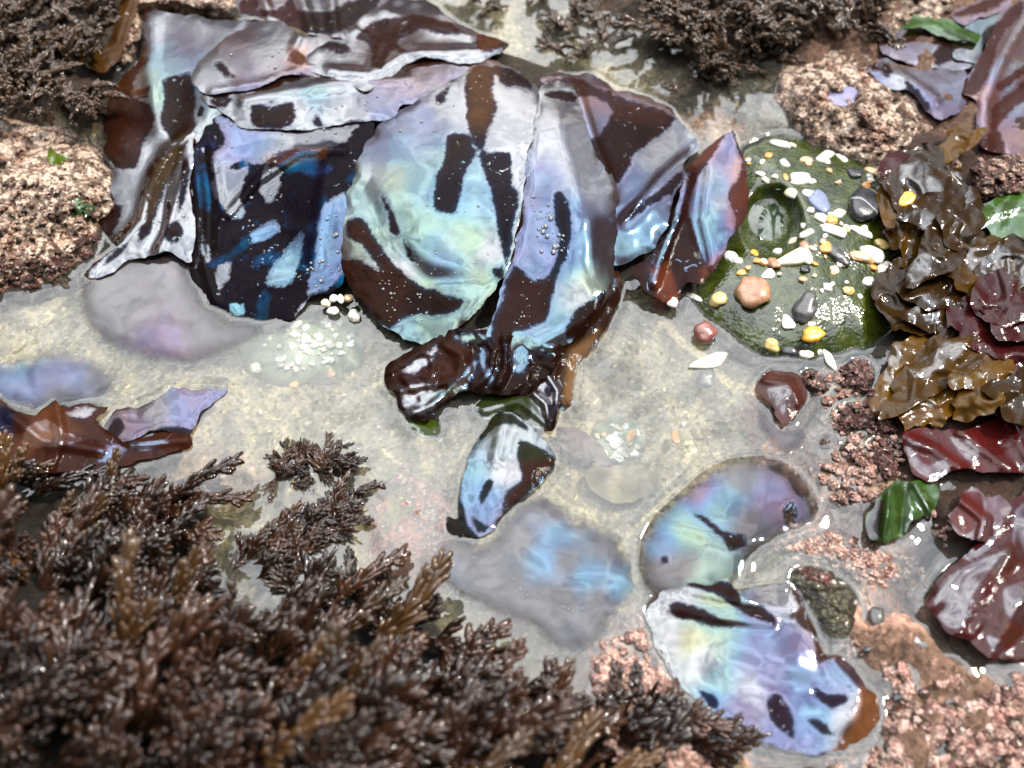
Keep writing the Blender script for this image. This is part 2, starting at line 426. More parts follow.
# ------------------------------------------------------------------ the pile of kelp: its overall relief (px, py, height)
K = .62
PILE = [(145, 12, .035), (110, 110, .02), (100, 215, .006), (80, 290, 0), (190, 80, .045), (250, 30, .045), (300, 25, .045), (384, 60, .05),
        (330, 5, .035), (450, 20, .05), (509, 43, .05), (262, 88, .055), (390, 75, .058), (345, 124, .055), (225, 112, .045), (270, 200, .034),
        (340, 225, .045), (192, 278, .006), (264, 322, 0.002), (200, 200, .022), (295, 316, .006), (486, 62, .065), (540, 90, .062), (440, 130, .07),
        (500, 200, .072), (384, 250, .05), (420, 335, .012), (360, 304, .02), (480, 300, .04), (560, 200, .068), (612, 200, .055), (610, 290, .03),
        (560, 340, .015), (590, 77, .05), (680, 120, .035), (697, 146, .03), (640, 200, .045), (632, 258, .02), (730, 129, .04), (747, 200, .03),
        (662, 300, .008), (390, 370, .006), (450, 380, .012), (410, 415, .002), (560, 405, .002), (500, 390, .010), (150, 160, .024), (700, 270, .02)]
pile = tps_fit([(a, b, z * K) for a, b, z in PILE])
flat = lambda px, py: 0 * np.asarray(px, float)
ZF = {}          # surface height of each blade, for what rests on it
MENISCUS = []    # outlines that stand out of the water
BROWN = (.030, .0105, .0045); INDIGO = (.010, .006, .016); GREY = (.022, .018, .017)


def blade(key, label, outline, base=pile, dz=0., bare=(), wet=None, film=((0, 0, 85),), bumps=(), ridges=(), edge=(1.5, 6.), wav=(.75, 60.),
          col=BROWN, tints=(), mat=None, th=.0005, step=3.2, name='kelp_blade', cat='kelp', group=None, parent=None, fn=7., rag=2.2, seed=None, men=True, ruffle=.7, crumple=None):
    seed = seed if seed is not None else len(ZF) * 17
    pv, f, o = tri_region(outline, step, rag, seed)
    x, y = pv[:, 0], pv[:, 1]

    def zf(x, y):
        x = np.asarray(x, float); y = np.asarray(y, float)
        d = sdp(x, y, o)
        z = base(x, y) + dz * .001
        for (bx, by, a, r) in bumps: z = z + a * .001 * np.exp(-((x - bx) ** 2 + (y - by) ** 2) / (r * r))
        for (ln, a, w) in ridges: z = z + a * .001 * np.exp(-(sdl(x, y, ln) / w) ** 2)
        if wav: z = z + wav[0] * .001 * 2 * fbm(x / wav[1], y / wav[1], seed + 3, 3)
        if men and ruffle: z = z + ruffle * .001 * 2 * fbm(x / 11, y / 11, seed + 8, 2) * np.exp(-np.maximum(d, 0) / 7)
        if crumple:
            wx = x + 10 * fbm(x / 30, y / 30, seed + 11, 2); wy = y + 10 * fbm(x / 30 + 9, y / 30, seed + 12, 2)
            z = z + crumple[0] * .001 * (1 - 2.2 * np.abs(fbm(wx / crumple[1], wy / crumple[1], seed + 13, 3)))
        z = z - edge[0] * (.0004 if men else .0010) * np.exp(-np.maximum(d, 0) / edge[1])
        return z
    z = zf(x, y)
    v = P(x, y, z)
    f = orient(v, f)
    sd = np.full(len(x), -60.)
    if wet is not None:
        for p in wet: sd = np.maximum(sd, sdp(x, y, smooth_closed(p, 4)))
        sd = -sd
    else:
        for p in bare: sd = np.maximum(sd, sdp(x, y, smooth_closed(p, 4)))
    fp = np.asarray(film, float)
    # film thickness (nm) where a measured point shows colour, and how strong the colour is (silver points have none)
    w = 1.0 / (((x[:, None] - fp[:, 0]) ** 2 + (y[:, None] - fp[:, 1]) ** 2) + 120.) ** 2.1
    silver = fp[:, 2] <= 125
    if key != 'H': fp[:, 2] = np.where((fp[:, 2] > 285) & (fp[:, 2] < 330), 158, fp[:, 2])
    ir = (w * np.where(silver, .0, 1.)).sum(1) / w.sum(1) + .25 * fbm(x / 30, y / 30, seed + 6, 3)
    wc = w * np.where(silver, 1e-6, 1.); tv = np.where(silver, 205., fp[:, 2])
    fl = np.interp((wc * tv).sum(1) / wc.sum(1), [0, 165, 180, 200, 230, 400], [0, 165, 178, 191, 217, 372]) + fn * 2 * fbm(x / 40, y / 40, seed + 5, 3)
    c = np.tile(np.array([*col, 1.]), (len(x), 1))
    for (p, tc, soft) in tints:
        k = sstep(-soft, soft, sdp(x, y, p))[:, None]; c[:, :3] = c[:, :3] * (1 - k) + np.array(tc) * k * (1.25 if sum(tc) > .05 else 1.)
    v2, f2 = solid(v, f, th if men else .00012)
    mp = SOLID_MAP; dup = lambda a: np.asarray(a)[mp]
    ob = mesh_obj(name, v2, f2, mat or M_KELP, parent, attrs={'bare': ('FLOAT', dup(sd)), 'film': ('FLOAT', dup(fl)), 'sheen': ('FLOAT', dup(np.clip(ir, 0, 1))), 'rim': ('FLOAT', dup(np.maximum(sdp(x, y, o), 0))), 'base': ('FLOAT_COLOR', dup(c))})
    if parent is None:
        tag(ob, label, cat, group)
    elif label: ob['label'] = label
    ZF[key] = zf
    if men: MENISCUS.append(o[::3])
    return ob


# ------------------------------------------------------------------ the big iridescent kelp
G_PILE = 'iridescent kelp blades heaped in the middle of the pool'
blade('E', 'dark indigo kelp blade with electric blue glints left of the big disc blade',
      [(198, 108), (206, 104), (242, 118), (273, 120), (320, 118), (361, 116), (376, 122), (362, 165), (352, 200), (350, 225), (350, 269), (334, 290), (314, 296), (295, 317),
       (286, 322), (264, 322), (232, 316), (211, 306), (192, 278), (186, 219), (189, 194), (192, 150)],
      dz=0, wet=[[(212, 112), (228, 120), (251, 130), (320, 130), (358, 124), (350, 136), (335, 147), (317, 150), (285, 151), (270, 155), (262, 164), (240, 160), (229, 169), (210, 172), (214, 153), (226, 140)],
                 [(261, 178), (267, 166), (279, 169), (281, 184), (270, 202), (261, 194)],
                 [(218, 172), (246, 169), (240, 194), (245, 216), (232, 219), (223, 206), (212, 190)],
                 [(326, 203), (345, 191), (346, 222), (344, 268), (326, 291), (308, 294), (316, 250), (318, 219)],
                 [(249, 232), (262, 226), (276, 221), (280, 230), (264, 240), (252, 243)],
                 [(289, 247), (304, 231), (300, 256), (291, 284), (267, 286), (270, 269)],
                 [(217, 266), (231, 262), (228, 278), (218, 290)], [(231, 304), (243, 306), (243, 316), (233, 314)],
                 [(295, 314), (308, 301), (308, 311), (300, 320)], [(192, 200), (197, 210), (200, 240), (196, 270), (193, 250)],
                 [(203, 230), (207, 245), (211, 262), (206, 262), (202, 245)]],
      film=[(240, 140, 170), (330, 138, 85), (300, 128, 85), (270, 185, 85), (230, 190, 85), (330, 240, 180), (325, 280, 170), (262, 232, 195), (285, 262, 215), (238, 310, 210), (225, 275, 85), (300, 310, 90)],
      bumps=[(275, 215, -7, 45), (215, 160, 3, 18), (262, 310, 1, 30)],
      ridges=[([(193, 150), (199, 200), (203, 260), (215, 300)], 3, 4), ([(204, 150), (210, 200), (208, 250)], -2.5, 4), ([(214, 165), (222, 210), (218, 245)], 2.2, 4),
              ([(228, 215), (258, 180), (300, 152), (345, 150)], 3.5, 5), ([(330, 150), (322, 200), (314, 260)], 2, 7), ([(240, 240), (275, 226), (305, 230)], 1.5, 7), ([(225, 305), (255, 285), (300, 280)], 1.5, 7)],
      tints=[([(262, 152), (300, 148), (330, 148), (325, 158), (290, 166), (266, 162)], (.12, .045, .012), 2), ([(186, 150), (215, 150), (222, 300), (190, 290)], (.018, .013, .013), 4)],
      col=INDIGO, edge=(3, 7), mat=M_INDIGO, group=G_PILE)
blade('C', 'pale back-left kelp blade with brown fringe rising to the top left corner',
      [(146, 11), (161, 9), (187, 15), (225, 22), (262, 20), (290, 60), (240, 100), (215, 118), (200, 160), (192, 200), (180, 240), (140, 246), (110, 240), (97, 215), (100, 190), (116, 166),
       (103, 155), (102, 147), (108, 138), (106, 112), (112, 90), (130, 70), (143, 48)],
      bare=[[(161, 80), (172, 76), (191, 73), (196, 100), (192, 140), (175, 142), (160, 123), (164, 100)], [(146, 46), (142, 64), (131, 95), (147, 103), (156, 118), (146, 138), (136, 168), (116, 168), (98, 150), (103, 112), (110, 90), (128, 70)],
            [(100, 212), (112, 204), (124, 206), (118, 225), (106, 240), (96, 235)], [(150, 170), (165, 150), (190, 132), (192, 150), (170, 180), (158, 215), (146, 220)]],
      film=[(160, 30, 90), (170, 55, 225), (155, 90, 240), (180, 45, 170), (200, 25, 85), (150, 130, 120), (112, 190, 115), (180, 180, 85), (160, 235, 85)],
      bumps=[(178, 105, -4, 22), (118, 150, 3, 20)], ridges=[([(192, 130), (168, 150), (152, 180), (142, 220), (120, 246)], 4.5, 6), ([(150, 20), (150, 70), (160, 130)], 2.5, 10)],
      tints=[([(100, 60), (146, 46), (142, 90), (135, 110), (100, 112)], (.08, .030, .010), 8), ([(98, 112), (138, 110), (150, 140), (130, 170), (98, 165)], (.05, .017, .008), 10),
             ([(192, 130), (172, 144), (155, 165), (140, 215), (148, 222), (162, 180), (192, 145)], (.09, .055, .014), 4)],
      edge=(2, 6), group=G_PILE)
blade('C2', 'narrow wrinkled kelp blade with dark folds running down beside the left rock',
      [(194, 132), (178, 142), (160, 158), (150, 185), (142, 220), (122, 243), (96, 262), (84, 274), (100, 278), (130, 262), (165, 252), (190, 262), (194, 230), (190, 190)],
      dz=3, bare=[[(150, 172), (165, 156), (188, 140), (180, 160), (165, 190), (156, 215), (150, 235), (138, 242), (142, 215)], [(166, 228), (176, 220), (184, 232), (176, 244), (166, 240)], [(118, 248), (132, 240), (120, 256), (100, 268)], [(184, 158), (190, 165), (186, 200), (178, 215), (178, 190)]],
      ridges=[([(176, 150), (165, 190), (160, 230), (150, 248)], -2.5, 5), ([(190, 160), (172, 215), (160, 250)], 2.5, 4), ([(140, 225), (110, 255), (90, 272)], 2, 4)],
      bumps=[(175, 232, 2, 8)], film=[(180, 200, 90), (150, 240, 80), (185, 240, 100)], edge=(2, 5), tints=[([(150, 172), (190, 135), (165, 190), (150, 220), (138, 225)], (.075, .045, .012), 4)], group=G_PILE)
blade('D2', 'silvery kelp strip hanging in front with square dark patches below the top disc',
      [(202, 93), (262, 84), (320, 70), (392, 64), (430, 50), (478, 50), (490, 66), (440, 96), (402, 104), (395, 118), (345, 125), (300, 129), (265, 131), (240, 126), (226, 114), (208, 103)],
      dz=2.2, bare=[[(252, 105), (275, 106), (292, 102), (297, 118), (290, 127), (280, 130), (252, 126)], [(210, 98), (233, 96), (230, 104), (220, 109), (212, 105)], [(315, 113), (322, 120), (324, 127), (314, 127)], [(345, 123), (360, 120), (370, 121), (358, 128), (346, 128)]],
      film=[(250, 98, 85), (310, 95, 220), (300, 110, 95), (340, 85, 85), (395, 80, 300), (380, 100, 180), (350, 115, 85)], bumps=[(305, 105, 1.5, 14)], ridges=[([(245, 100), (330, 84), (405, 78)], 2.5, 7)], edge=(4, 7), wav=(.5, 35), group=G_PILE)
blade('D', 'silver grey disc of kelp lying uppermost at the top left of the heap',
      [(190, 79), (199, 62), (217, 43), (244, 28), (270, 21), (285, 23), (302, 33), (345, 39), (384, 60), (384, 70), (350, 71), (318, 78), (292, 74), (262, 86), (212, 94), (199, 89)],
      dz=3.4, bare=[[(215, 63), (222, 62), (226, 67), (237, 76), (234, 79), (225, 77)], [(291, 48), (298, 50), (306, 60), (302, 66), (288, 60)], [(300, 73), (314, 78), (310, 84), (296, 82)]],
      film=[(220, 75, 90), (240, 40, 300), (270, 50, 82), (290, 75, 300), (340, 60, 85), (240, 82, 170)], bumps=[(255, 55, 2, 40), (320, 55, -2, 20)],
      ridges=[([(300, 36), (292, 52), (306, 66), (380, 70)], 2.2, 4), ([(212, 92), (260, 84), (300, 70)], 1.6, 4)], edge=(2.2, 4.5), wav=(.4, 40), tints=[([(288, 46), (308, 46), (308, 68), (286, 66)], (.16, .055, .016), 3)], group=G_PILE)
blade('F', 'shiny wavy kelp ribbon with dark swirls ending in a brown tip at the top',
      [(395, -2), (429, 1), (451, 18), (478, 32), (509, 43), (501, 52), (481, 62), (459, 64), (432, 56), (414, 60), (396, 72), (384, 82), (366, 90), (330, 78), (300, 66), (318, 46), (345, 40), (345, 28), (360, 20), (378, 6)],
      dz=4.6, bare=[[(372, 22), (395, 17), (417, 15), (451, 24), (464, 33), (440, 34), (421, 30), (400, 38), (398, 44), (411, 54), (391, 51), (386, 62), (382, 70), (371, 68), (371, 48), (358, 40), (356, 36)], [(478, 32), (509, 42), (496, 50), (481, 51), (475, 44)], [(320, 40), (345, 44), (352, 52), (340, 53), (320, 48)]],
      film=[(345, 60, 85), (420, 45, 82), (440, 10, 90), (350, 80, 80), (470, 50, 100)], bumps=[(420, 50, 3, 18), (375, 40, -3, 14), (440, 15, 3, 20)],
      ridges=[([(330, 70), (370, 74), (405, 52), (450, 52), (500, 48)], 3, 5), ([(356, 30), (380, 44), (372, 66)], 2.5, 4), ([(380, 10), (420, 22), (470, 36)], 2.5, 5)], edge=(2, 4), wav=(.9, 30),
      tints=[([(355, 14), (460, 14), (470, 40), (355, 74)], (.05, .017, .007), 6), ([(474, 30), (512, 40), (480, 54)], (.12, .04, .015), 3)], group=G_PILE)
blade('F2', 'dark brown folded kelp behind the wavy ribbon at the top edge',
      [(238, -8), (300, -8), (396, -8), (392, 8), (376, 16), (358, 24), (345, 38), (310, 34), (290, 24), (262, 18), (240, 14)], dz=2, bare=[[(240, 0), (256, -6), (262, 10), (282, 8), (290, -4), (300, 10), (330, 12), (345, 2), (384, -6), (372, 14), (352, 26), (335, 34), (300, 32), (270, 18), (240, 14)]],
      film=[(0, 0, 85), (380, 8, 175), (300, 0, 110)], ridges=[([(262, -8), (270, 16)], 4, 5), ([(300, -8), (312, 30)], 4, 6), ([(330, -8), (335, 34)], 4, 6)], tints=[([(236, -8), (300, -8), (300, 30), (240, 16)], (.06, .016, .008), 4)], group=G_PILE)
blade('A', 'broad round pearly kelp blade with long dark bare patches, left half of the central fan',
      [(340, 250), (344, 219), (351, 184), (362, 153), (384, 122), (415, 102), (455, 80), (477, 64), (487, 58), (520, 72), (541, 90), (540, 106), (531, 140), (524, 184), (517, 237), (511, 268), (505, 277), (486, 299), (468, 321), (442, 339), (420, 344), (388, 330), (362, 304), (344, 273)],
      dz=4, bare=[[(464, 86), (468, 74), (477, 63), (495, 67), (495, 74), (493, 95), (498, 109), (490, 126), (484, 149), (475, 146), (468, 126), (466, 104)],
                    [(448, 135), (458, 133), (469, 135), (474, 148), (484, 140), (478, 152), (468, 166), (455, 213), (435, 211), (433, 197), (438, 175), (444, 157)],
                    [(478, 142), (488, 152), (511, 152), (512, 185), (519, 193), (515, 224), (511, 250), (506, 264), (499, 240), (497, 220), (492, 195), (481, 164)],
                    [(382, 197), (395, 213), (400, 233), (391, 235), (387, 215)],
                    [(346, 222), (360, 216), (375, 237), (393, 262), (420, 285), (464, 300), (455, 312), (440, 316), (420, 315), (405, 318), (389, 330), (362, 306), (342, 275), (340, 258), (362, 262), (380, 270), (366, 250), (348, 236)],
                    [(435, 98), (449, 86), (446, 100), (437, 106)], [(493, 64), (512, 70), (532, 82), (530, 90), (516, 84), (508, 88), (498, 80)], [(404, 240), (410, 248), (414, 262), (408, 258)], [(492, 268), (504, 268), (503, 280), (494, 276)]],
      film=[(360, 190, 235), (375, 175, 95), (400, 140, 195), (420, 120, 180), (450, 105, 85), (505, 110, 85), (510, 140, 88), (380, 150, 180), (390, 180, 245), (400, 200, 235), (420, 190, 215), (375, 225, 235), (415, 225, 232), (420, 250, 215), (480, 210, 215), (470, 240, 225), (440, 270, 190),
            (490, 250, 90), (430, 290, 240), (400, 335, 205), (440, 328, 225), (500, 275, 225), (525, 170, 90), (450, 170, 225), (400, 275, 105)],
      bumps=[(420, 200, 4, 60), (505, 220, 3, 20), (400, 300, -2, 40), (478, 110, -2, 20)], ridges=[([(365, 190), (385, 240), (430, 280), (490, 285)], -1.6, 12), ([(385, 130), (430, 170), (500, 190)], 1.2, 16), ([(538, 104), (524, 184), (514, 250), (500, 280), (468, 320)], 1.6, 5)],
      edge=(3.2, 6), tints=[([(466, 60), (500, 62), (497, 100), (485, 130), (468, 126)], (.13, .055, .014), 10), ([(484, 140), (474, 140), (430, 190), (430, 215), (470, 218), (510, 270), (525, 190), (515, 150)], (.015, .008, .016), 6), ([(340, 215), (376, 235), (410, 280), (400, 330), (340, 290)], (.05, .016, .006), 6)], group=G_PILE)
b = blade('B', 'narrower violet and teal kelp blade with a torn flap, right half of the central fan',
      [(538, 90), (545, 83), (575, 85), (582, 113), (593, 149), (611, 175), (616, 193), (616, 259), (612, 290), (590, 321), (571, 343), (540, 350), (520, 346), (500, 362), (490, 352), (489, 330), (502, 285), (511, 255), (518, 215), (524, 170), (531, 130), (540, 104)],
      dz=5, bare=[[(555, 193), (561, 191), (569, 203), (571, 237), (566, 259), (557, 277), (548, 317), (530, 328), (510, 335), (508, 370), (493, 366), (491, 326), (502, 299), (506, 281), (515, 266), (524, 273), (539, 281), (551, 271), (556, 255), (559, 237), (554, 219)],
                  [(566, 330), (572, 316), (579, 308), (606, 290), (600, 312), (581, 337), (566, 340)], [(545, 92), (575, 92), (578, 102), (560, 100), (547, 97)]],
      film=[(560, 110, 85), (555, 140, 88), (590, 170, 95), (540, 180, 180), (535, 200, 175), (525, 235, 178), (545, 255, 175), (580, 210, 190), (600, 230, 185), (604, 255, 205), (600, 290, 240), (585, 300, 95), (580, 240, 180), (560, 330, 200), (520, 320, 185), (515, 345, 220), (596, 200, 90), (610, 275, 225)],
      bumps=[(575, 220, 4, 40), (555, 130, 2, 30), (530, 300, -2, 25)], ridges=[([(531, 130), (524, 184), (516, 240), (500, 280)], -1.5, 5), ([(560, 120), (575, 180), (590, 240), (592, 300)], 1.4, 12), ([(540, 345), (570, 328), (600, 310)], 2.0, 6)],
      edge=(3, 5), tints=[([(545, 190), (575, 190), (575, 260), (545, 280)], (.015, .009, .022), 6), ([(505, 275), (550, 275), (545, 330), (500, 370), (486, 340)], (.045, .017, .012), 8)], group=G_PILE)
blade('flap', 'torn flap outlined by a dark crack', [(540, 98), (544, 117), (552, 132), (561, 144), (561, 153), (555, 160), (544, 162), (538, 170), (527, 179), (530, 150), (535, 120)], dz=6.2, edge=(1.2, 3), film=[(545, 150, 180), (540, 120, 85), (555, 150, 120)], name='torn_flap', parent=b, men=False, wav=(.3, 30), step=2.5)
blade('G', 'lilac grey kelp blade with a broad dark brown area right of the central fan',
      [(541, 80), (560, 74), (590, 75), (605, 84), (624, 92), (650, 98), (669, 110), (684, 127), (699, 146), (684, 164), (690, 178), (674, 200), (668, 225), (655, 247), (632, 260), (612, 265), (604, 220), (604, 180), (594, 157), (582, 124), (572, 95)],
      dz=3, bare=[[(543, 82), (575, 78), (605, 90), (631, 100), (657, 108), (676, 119), (660, 135), (646, 146), (635, 154), (628, 168), (620, 182), (609, 185), (599, 169), (588, 140), (597, 137), (605, 126), (612, 112), (606, 102), (590, 97), (570, 96)],
                  [(626, 217), (632, 209), (645, 200), (680, 172), (690, 167), (680, 182), (672, 193), (650, 206), (631, 221)]],
      film=[(590, 115, 300), (595, 130, 180), (660, 140, 85), (650, 165, 90), (625, 195, 180), (640, 235, 182), (660, 185, 185), (615, 210, 190), (640, 175, 180), (615, 250, 205)],
      ridges=[([(578, 90), (590, 130), (606, 170), (612, 200)], 3.0, 5), ([(694, 150), (660, 180), (625, 222)], -2.4, 6), ([(560, 78), (620, 96), (668, 114)], 2, 6)], bumps=[(640, 140, 2, 30)], edge=(2.5, 5), tints=[([(540, 74), (680, 100), (670, 125), (620, 120), (560, 100)], (.06, .02, .008), 8)], group=G_PILE)
blade('H', 'pointed red brown kelp blade with a pearly middle leaning on the green anemone',
      [(731, 128), (739, 150), (747, 169), (748, 210), (731, 240), (716, 267), (702, 281), (684, 284), (679, 306), (662, 302), (646, 290), (630, 268), (652, 255), (668, 232), (675, 206), (686, 172), (697, 154), (715, 142)],
      dz=6, wet=[[(729, 131), (736, 143), (741, 160), (739, 178), (730, 188), (728, 200), (735, 215), (733, 235), (722, 255), (708, 268), (700, 248), (692, 222), (688, 200), (702, 172), (716, 152)], [(686, 172), (689, 180), (681, 210), (672, 238), (660, 262), (655, 285), (650, 280), (654, 262), (670, 232), (676, 206)]],
      film=[(728, 140, 185), (722, 160, 165), (715, 185, 205), (700, 200, 195), (712, 215, 222), (726, 218, 160), (715, 240, 205), (718, 258, 155), (700, 240, 225), (670, 230, 225), (690, 190, 175), (735, 172, 150), (708, 175, 60), (720, 205, 60)],
      bumps=[(715, 210, 3, 25), (690, 270, -3, 18)], ridges=[([(688, 172), (678, 215), (664, 250), (654, 284)], 4, 5), ([(700, 170), (694, 220), (704, 260), (706, 280)], -3, 6)], edge=(2, 5),
      col=(.035, .010, .006), tints=[([(700, 270), (735, 240), (716, 268), (700, 284)], (.16, .045, .016), 5), ([(738, 150), (750, 170), (748, 215), (728, 238), (728, 195)], (.11, .03, .012), 4), ([(688, 170), (698, 152), (732, 128), (712, 160)], (.12, .032, .013), 4), ([(650, 268), (668, 262), (680, 300), (660, 302)], (.16, .045, .015), 4)], mat=M_KELPT, group=G_PILE)
blade('I1', 'crumpled dark kelp skirt curling at the waterline below the central fan',
      [(384, 371), (399, 356), (420, 346), (436, 339), (455, 330), (489, 330), (515, 330), (545, 333), (567, 345), (556, 365), (534, 385), (520, 393), (489, 394), (470, 391), (448, 401), (432, 418), (414, 418), (400, 408), (397, 394), (387, 386)],
      dz=3.2, wet=[[(402, 370), (430, 352), (436, 346), (430, 362), (414, 374)], [(400, 390), (420, 384), (445, 388), (462, 378), (470, 365), (478, 360), (465, 388), (440, 402), (425, 415), (408, 414)], [(484, 342), (488, 350), (486, 365), (494, 378), (490, 384), (484, 372), (480, 355)], [(508, 346), (522, 344), (530, 356), (524, 372), (512, 368)], [(455, 336), (476, 334), (486, 336), (480, 344), (462, 342)], [(540, 340), (556, 346), (548, 352), (536, 348)]],
      film=[(420, 360, 90), (420, 400, 100), (445, 395, 220), (486, 360, 200), (518, 355, 215), (510, 345, 190), (465, 338, 230)],
      ridges=[([(390, 372), (420, 352), (440, 356), (430, 374), (404, 378)], 2.4, 4), ([(445, 345), (462, 355), (458, 376), (440, 384), (410, 388)], 3.0, 4.5), ([(480, 335), (494, 350), (490, 372), (478, 386)], 3.0, 4.5), ([(505, 340), (506, 365), (498, 385)], 4, 5), ([(410, 414), (432, 405), (450, 388), (470, 370)], 2.1, 4), ([(530, 340), (560, 348)], 1.8, 4), ([(472, 345), (474, 370)], -1.8, 4)],
      edge=(2.5, 4), wav=(1.5, 22), step=2.4, tints=[([(384, 371), (450, 335), (475, 350), (460, 395), (400, 395)], (.055, .019, .008), 8)], crumple=(1.6, 20), group=G_PILE)
blade('I2', 'brown translucent kelp tail trailing into the water right of the crumpled skirt',
      [(548, 352), (566, 344), (590, 318), (610, 290), (617, 262), (620, 300), (602, 337), (579, 364), (574, 390), (570, 406), (560, 410), (552, 392), (546, 380), (534, 374)],
      base=flat, dz=3, bare=[[(548, 352), (590, 320), (616, 285), (620, 300), (600, 340), (578, 366), (572, 404), (560, 408), (548, 380), (536, 374)]], bumps=[(610, 285, 14, 20), (590, 325, 8, 20), (560, 355, 5, 16)], ridges=[([(556, 360), (552, 378), (564, 404)], 3, 4)],
      film=[(0, 0, 225)], col=(.05, .019, .007), edge=(1.5, 5), tints=[([(570, 350), (600, 330), (590, 350), (574, 405), (562, 400)], (.20, .12, .04), 5)], mat=M_KELPT, group=G_PILE)
blade('I3', 'small dark looped kelp fold with white shine at the foot of the heap',
      [(538, 382), (550, 372), (560, 380), (562, 396), (556, 420), (552, 432), (546, 430), (540, 415), (530, 404), (528, 394)], base=flat, dz=4, bare=[[(545, 384), (552, 390), (550, 398), (544, 394)], [(548, 410), (556, 400), (556, 428), (548, 428)]],
      ridges=[([(534, 394), (546, 404), (550, 428)], 5, 4), ([(548, 376), (558, 392), (554, 420)], 4, 3.5)], col=(.03, .014, .008), step=2.4, group=G_PILE)
blade('K', 'green and brown kelp blade with a bright blue reflecting patch below the heap',
      [(500, 408), (516, 416), (532, 428), (552, 449), (556, 464), (545, 480), (524, 499), (506, 514), (495, 528), (480, 538), (462, 536), (446, 530), (446, 520), (460, 518), (460, 497), (464, 480), (468, 460), (476, 440), (490, 420)],
      base=flat, dz=4, bare=[[(520, 440), (536, 445), (556, 458), (556, 468), (545, 480), (522, 499), (502, 516), (507, 492), (522, 480), (517, 460)], [(488, 478), (494, 482), (488, 498), (480, 506), (480, 492)], [(440, 516), (462, 516), (468, 526), (480, 540), (450, 540)], [(496, 410), (516, 416), (528, 430), (510, 424), (492, 430), (476, 446), (484, 425)], [(470, 515), (482, 522), (492, 526), (480, 534)]],
      film=[(472, 490, 195), (490, 500, 180), (500, 470, 95), (515, 440, 90), (485, 520, 185), (476, 470, 210), (495, 520, 320)], bumps=[(510, 455, 5, 36), (478, 495, 2.5, 20)], ridges=[([(506, 412), (500, 440), (496, 460)], 2., 7), ([(464, 470), (461, 500), (470, 525)], 1.2, 4)],
      col=(.02, .016, .009), tints=[([(490, 405), (530, 420), (556, 450), (540, 470), (516, 470), (480, 450)], (.028, .034, .008), 8), ([(500, 460), (556, 462), (500, 520)], (.06, .02, .008), 8)], edge=(4, 6), step=2.6)
blade('K2', 'small green seaweed strip between the heap and the blue patched blade',
      [(478, 400), (500, 392), (530, 394), (550, 400), (556, 424), (548, 432), (530, 424), (510, 412), (486, 418), (474, 410)], base=flat, dz=2, bare=[[(500, 394), (530, 396), (528, 420), (505, 410)]], col=(.03, .045, .008), mat=M_GREEN, bumps=[(520, 405, 4, 20)], ridges=[([(485, 410), (520, 400), (550, 425)], 3, 5)], name='seaweed_strip', cat='seaweed', step=2.6)
blade('K3', 'bright green leaf scrap floating left of the blue patched blade', [(402, 416), (420, 416), (436, 418), (443, 430), (442, 441), (430, 438), (416, 430)], base=flat, dz=1.5, bare=[[(410, 418), (440, 420), (442, 440), (424, 434)]], col=(.06, .10, .008), mat=M_GREEN, name='leaf_scrap', cat='seaweed', edge=(2, 4), step=2.6)
blade('J', 'large smooth grey kelp lobe lying just under the water at the left',
      [(76, 290), (85, 272), (105, 256), (140, 247), (165, 243), (188, 240), (192, 255), (197, 280), (210, 300), (232, 317), (262, 324), (262, 342), (240, 352), (215, 360), (180, 366), (150, 362), (115, 352), (90, 335), (78, 310)],
      base=flat, dz=1.1, bumps=[(160, 300, 1.2, 60)], edge=(1.7, 4), wav=(.5, 60), film=[(140, 290, 82), (200, 330, 95), (170, 345, 290), (110, 300, 85)], col=(.06, .045, .04), mat=M_SOFT, men=False)
blade('L', 'grey kelp blade with a soft blue sheen spread under the water in the middle',
      [(436, 540), (456, 534), (484, 540), (500, 522), (518, 500), (540, 488), (560, 492), (574, 510), (598, 520), (622, 534), (636, 556), (642, 584), (632, 602), (616, 620), (602, 642), (580, 658), (556, 652), (534, 632), (500, 618), (470, 604), (444, 586), (430, 562)],
      base=flat, dz=1.2, bumps=[(550, 540, 1.5, 40), (580, 590, 1., 40)], edge=(1.7, 4), wav=(.6, 55), film=[(562, 535, 195), (545, 558, 192), (590, 578, 192), (610, 545, 80), (500, 580, 82), (540, 610, 90), (622, 590, 194), (480, 560, 80), (575, 520, 80), (520, 540, 80), (560, 600, 80), (600, 600, 80), (565, 560, 80), (560, 510, 80), (470, 590, 80), (600, 630, 80)], fn=10, col=(.045, .03, .026), mat=M_SOFT, men=False,
      ridges=[([(520, 560), (560, 590), (615, 590)], -1., 12)])
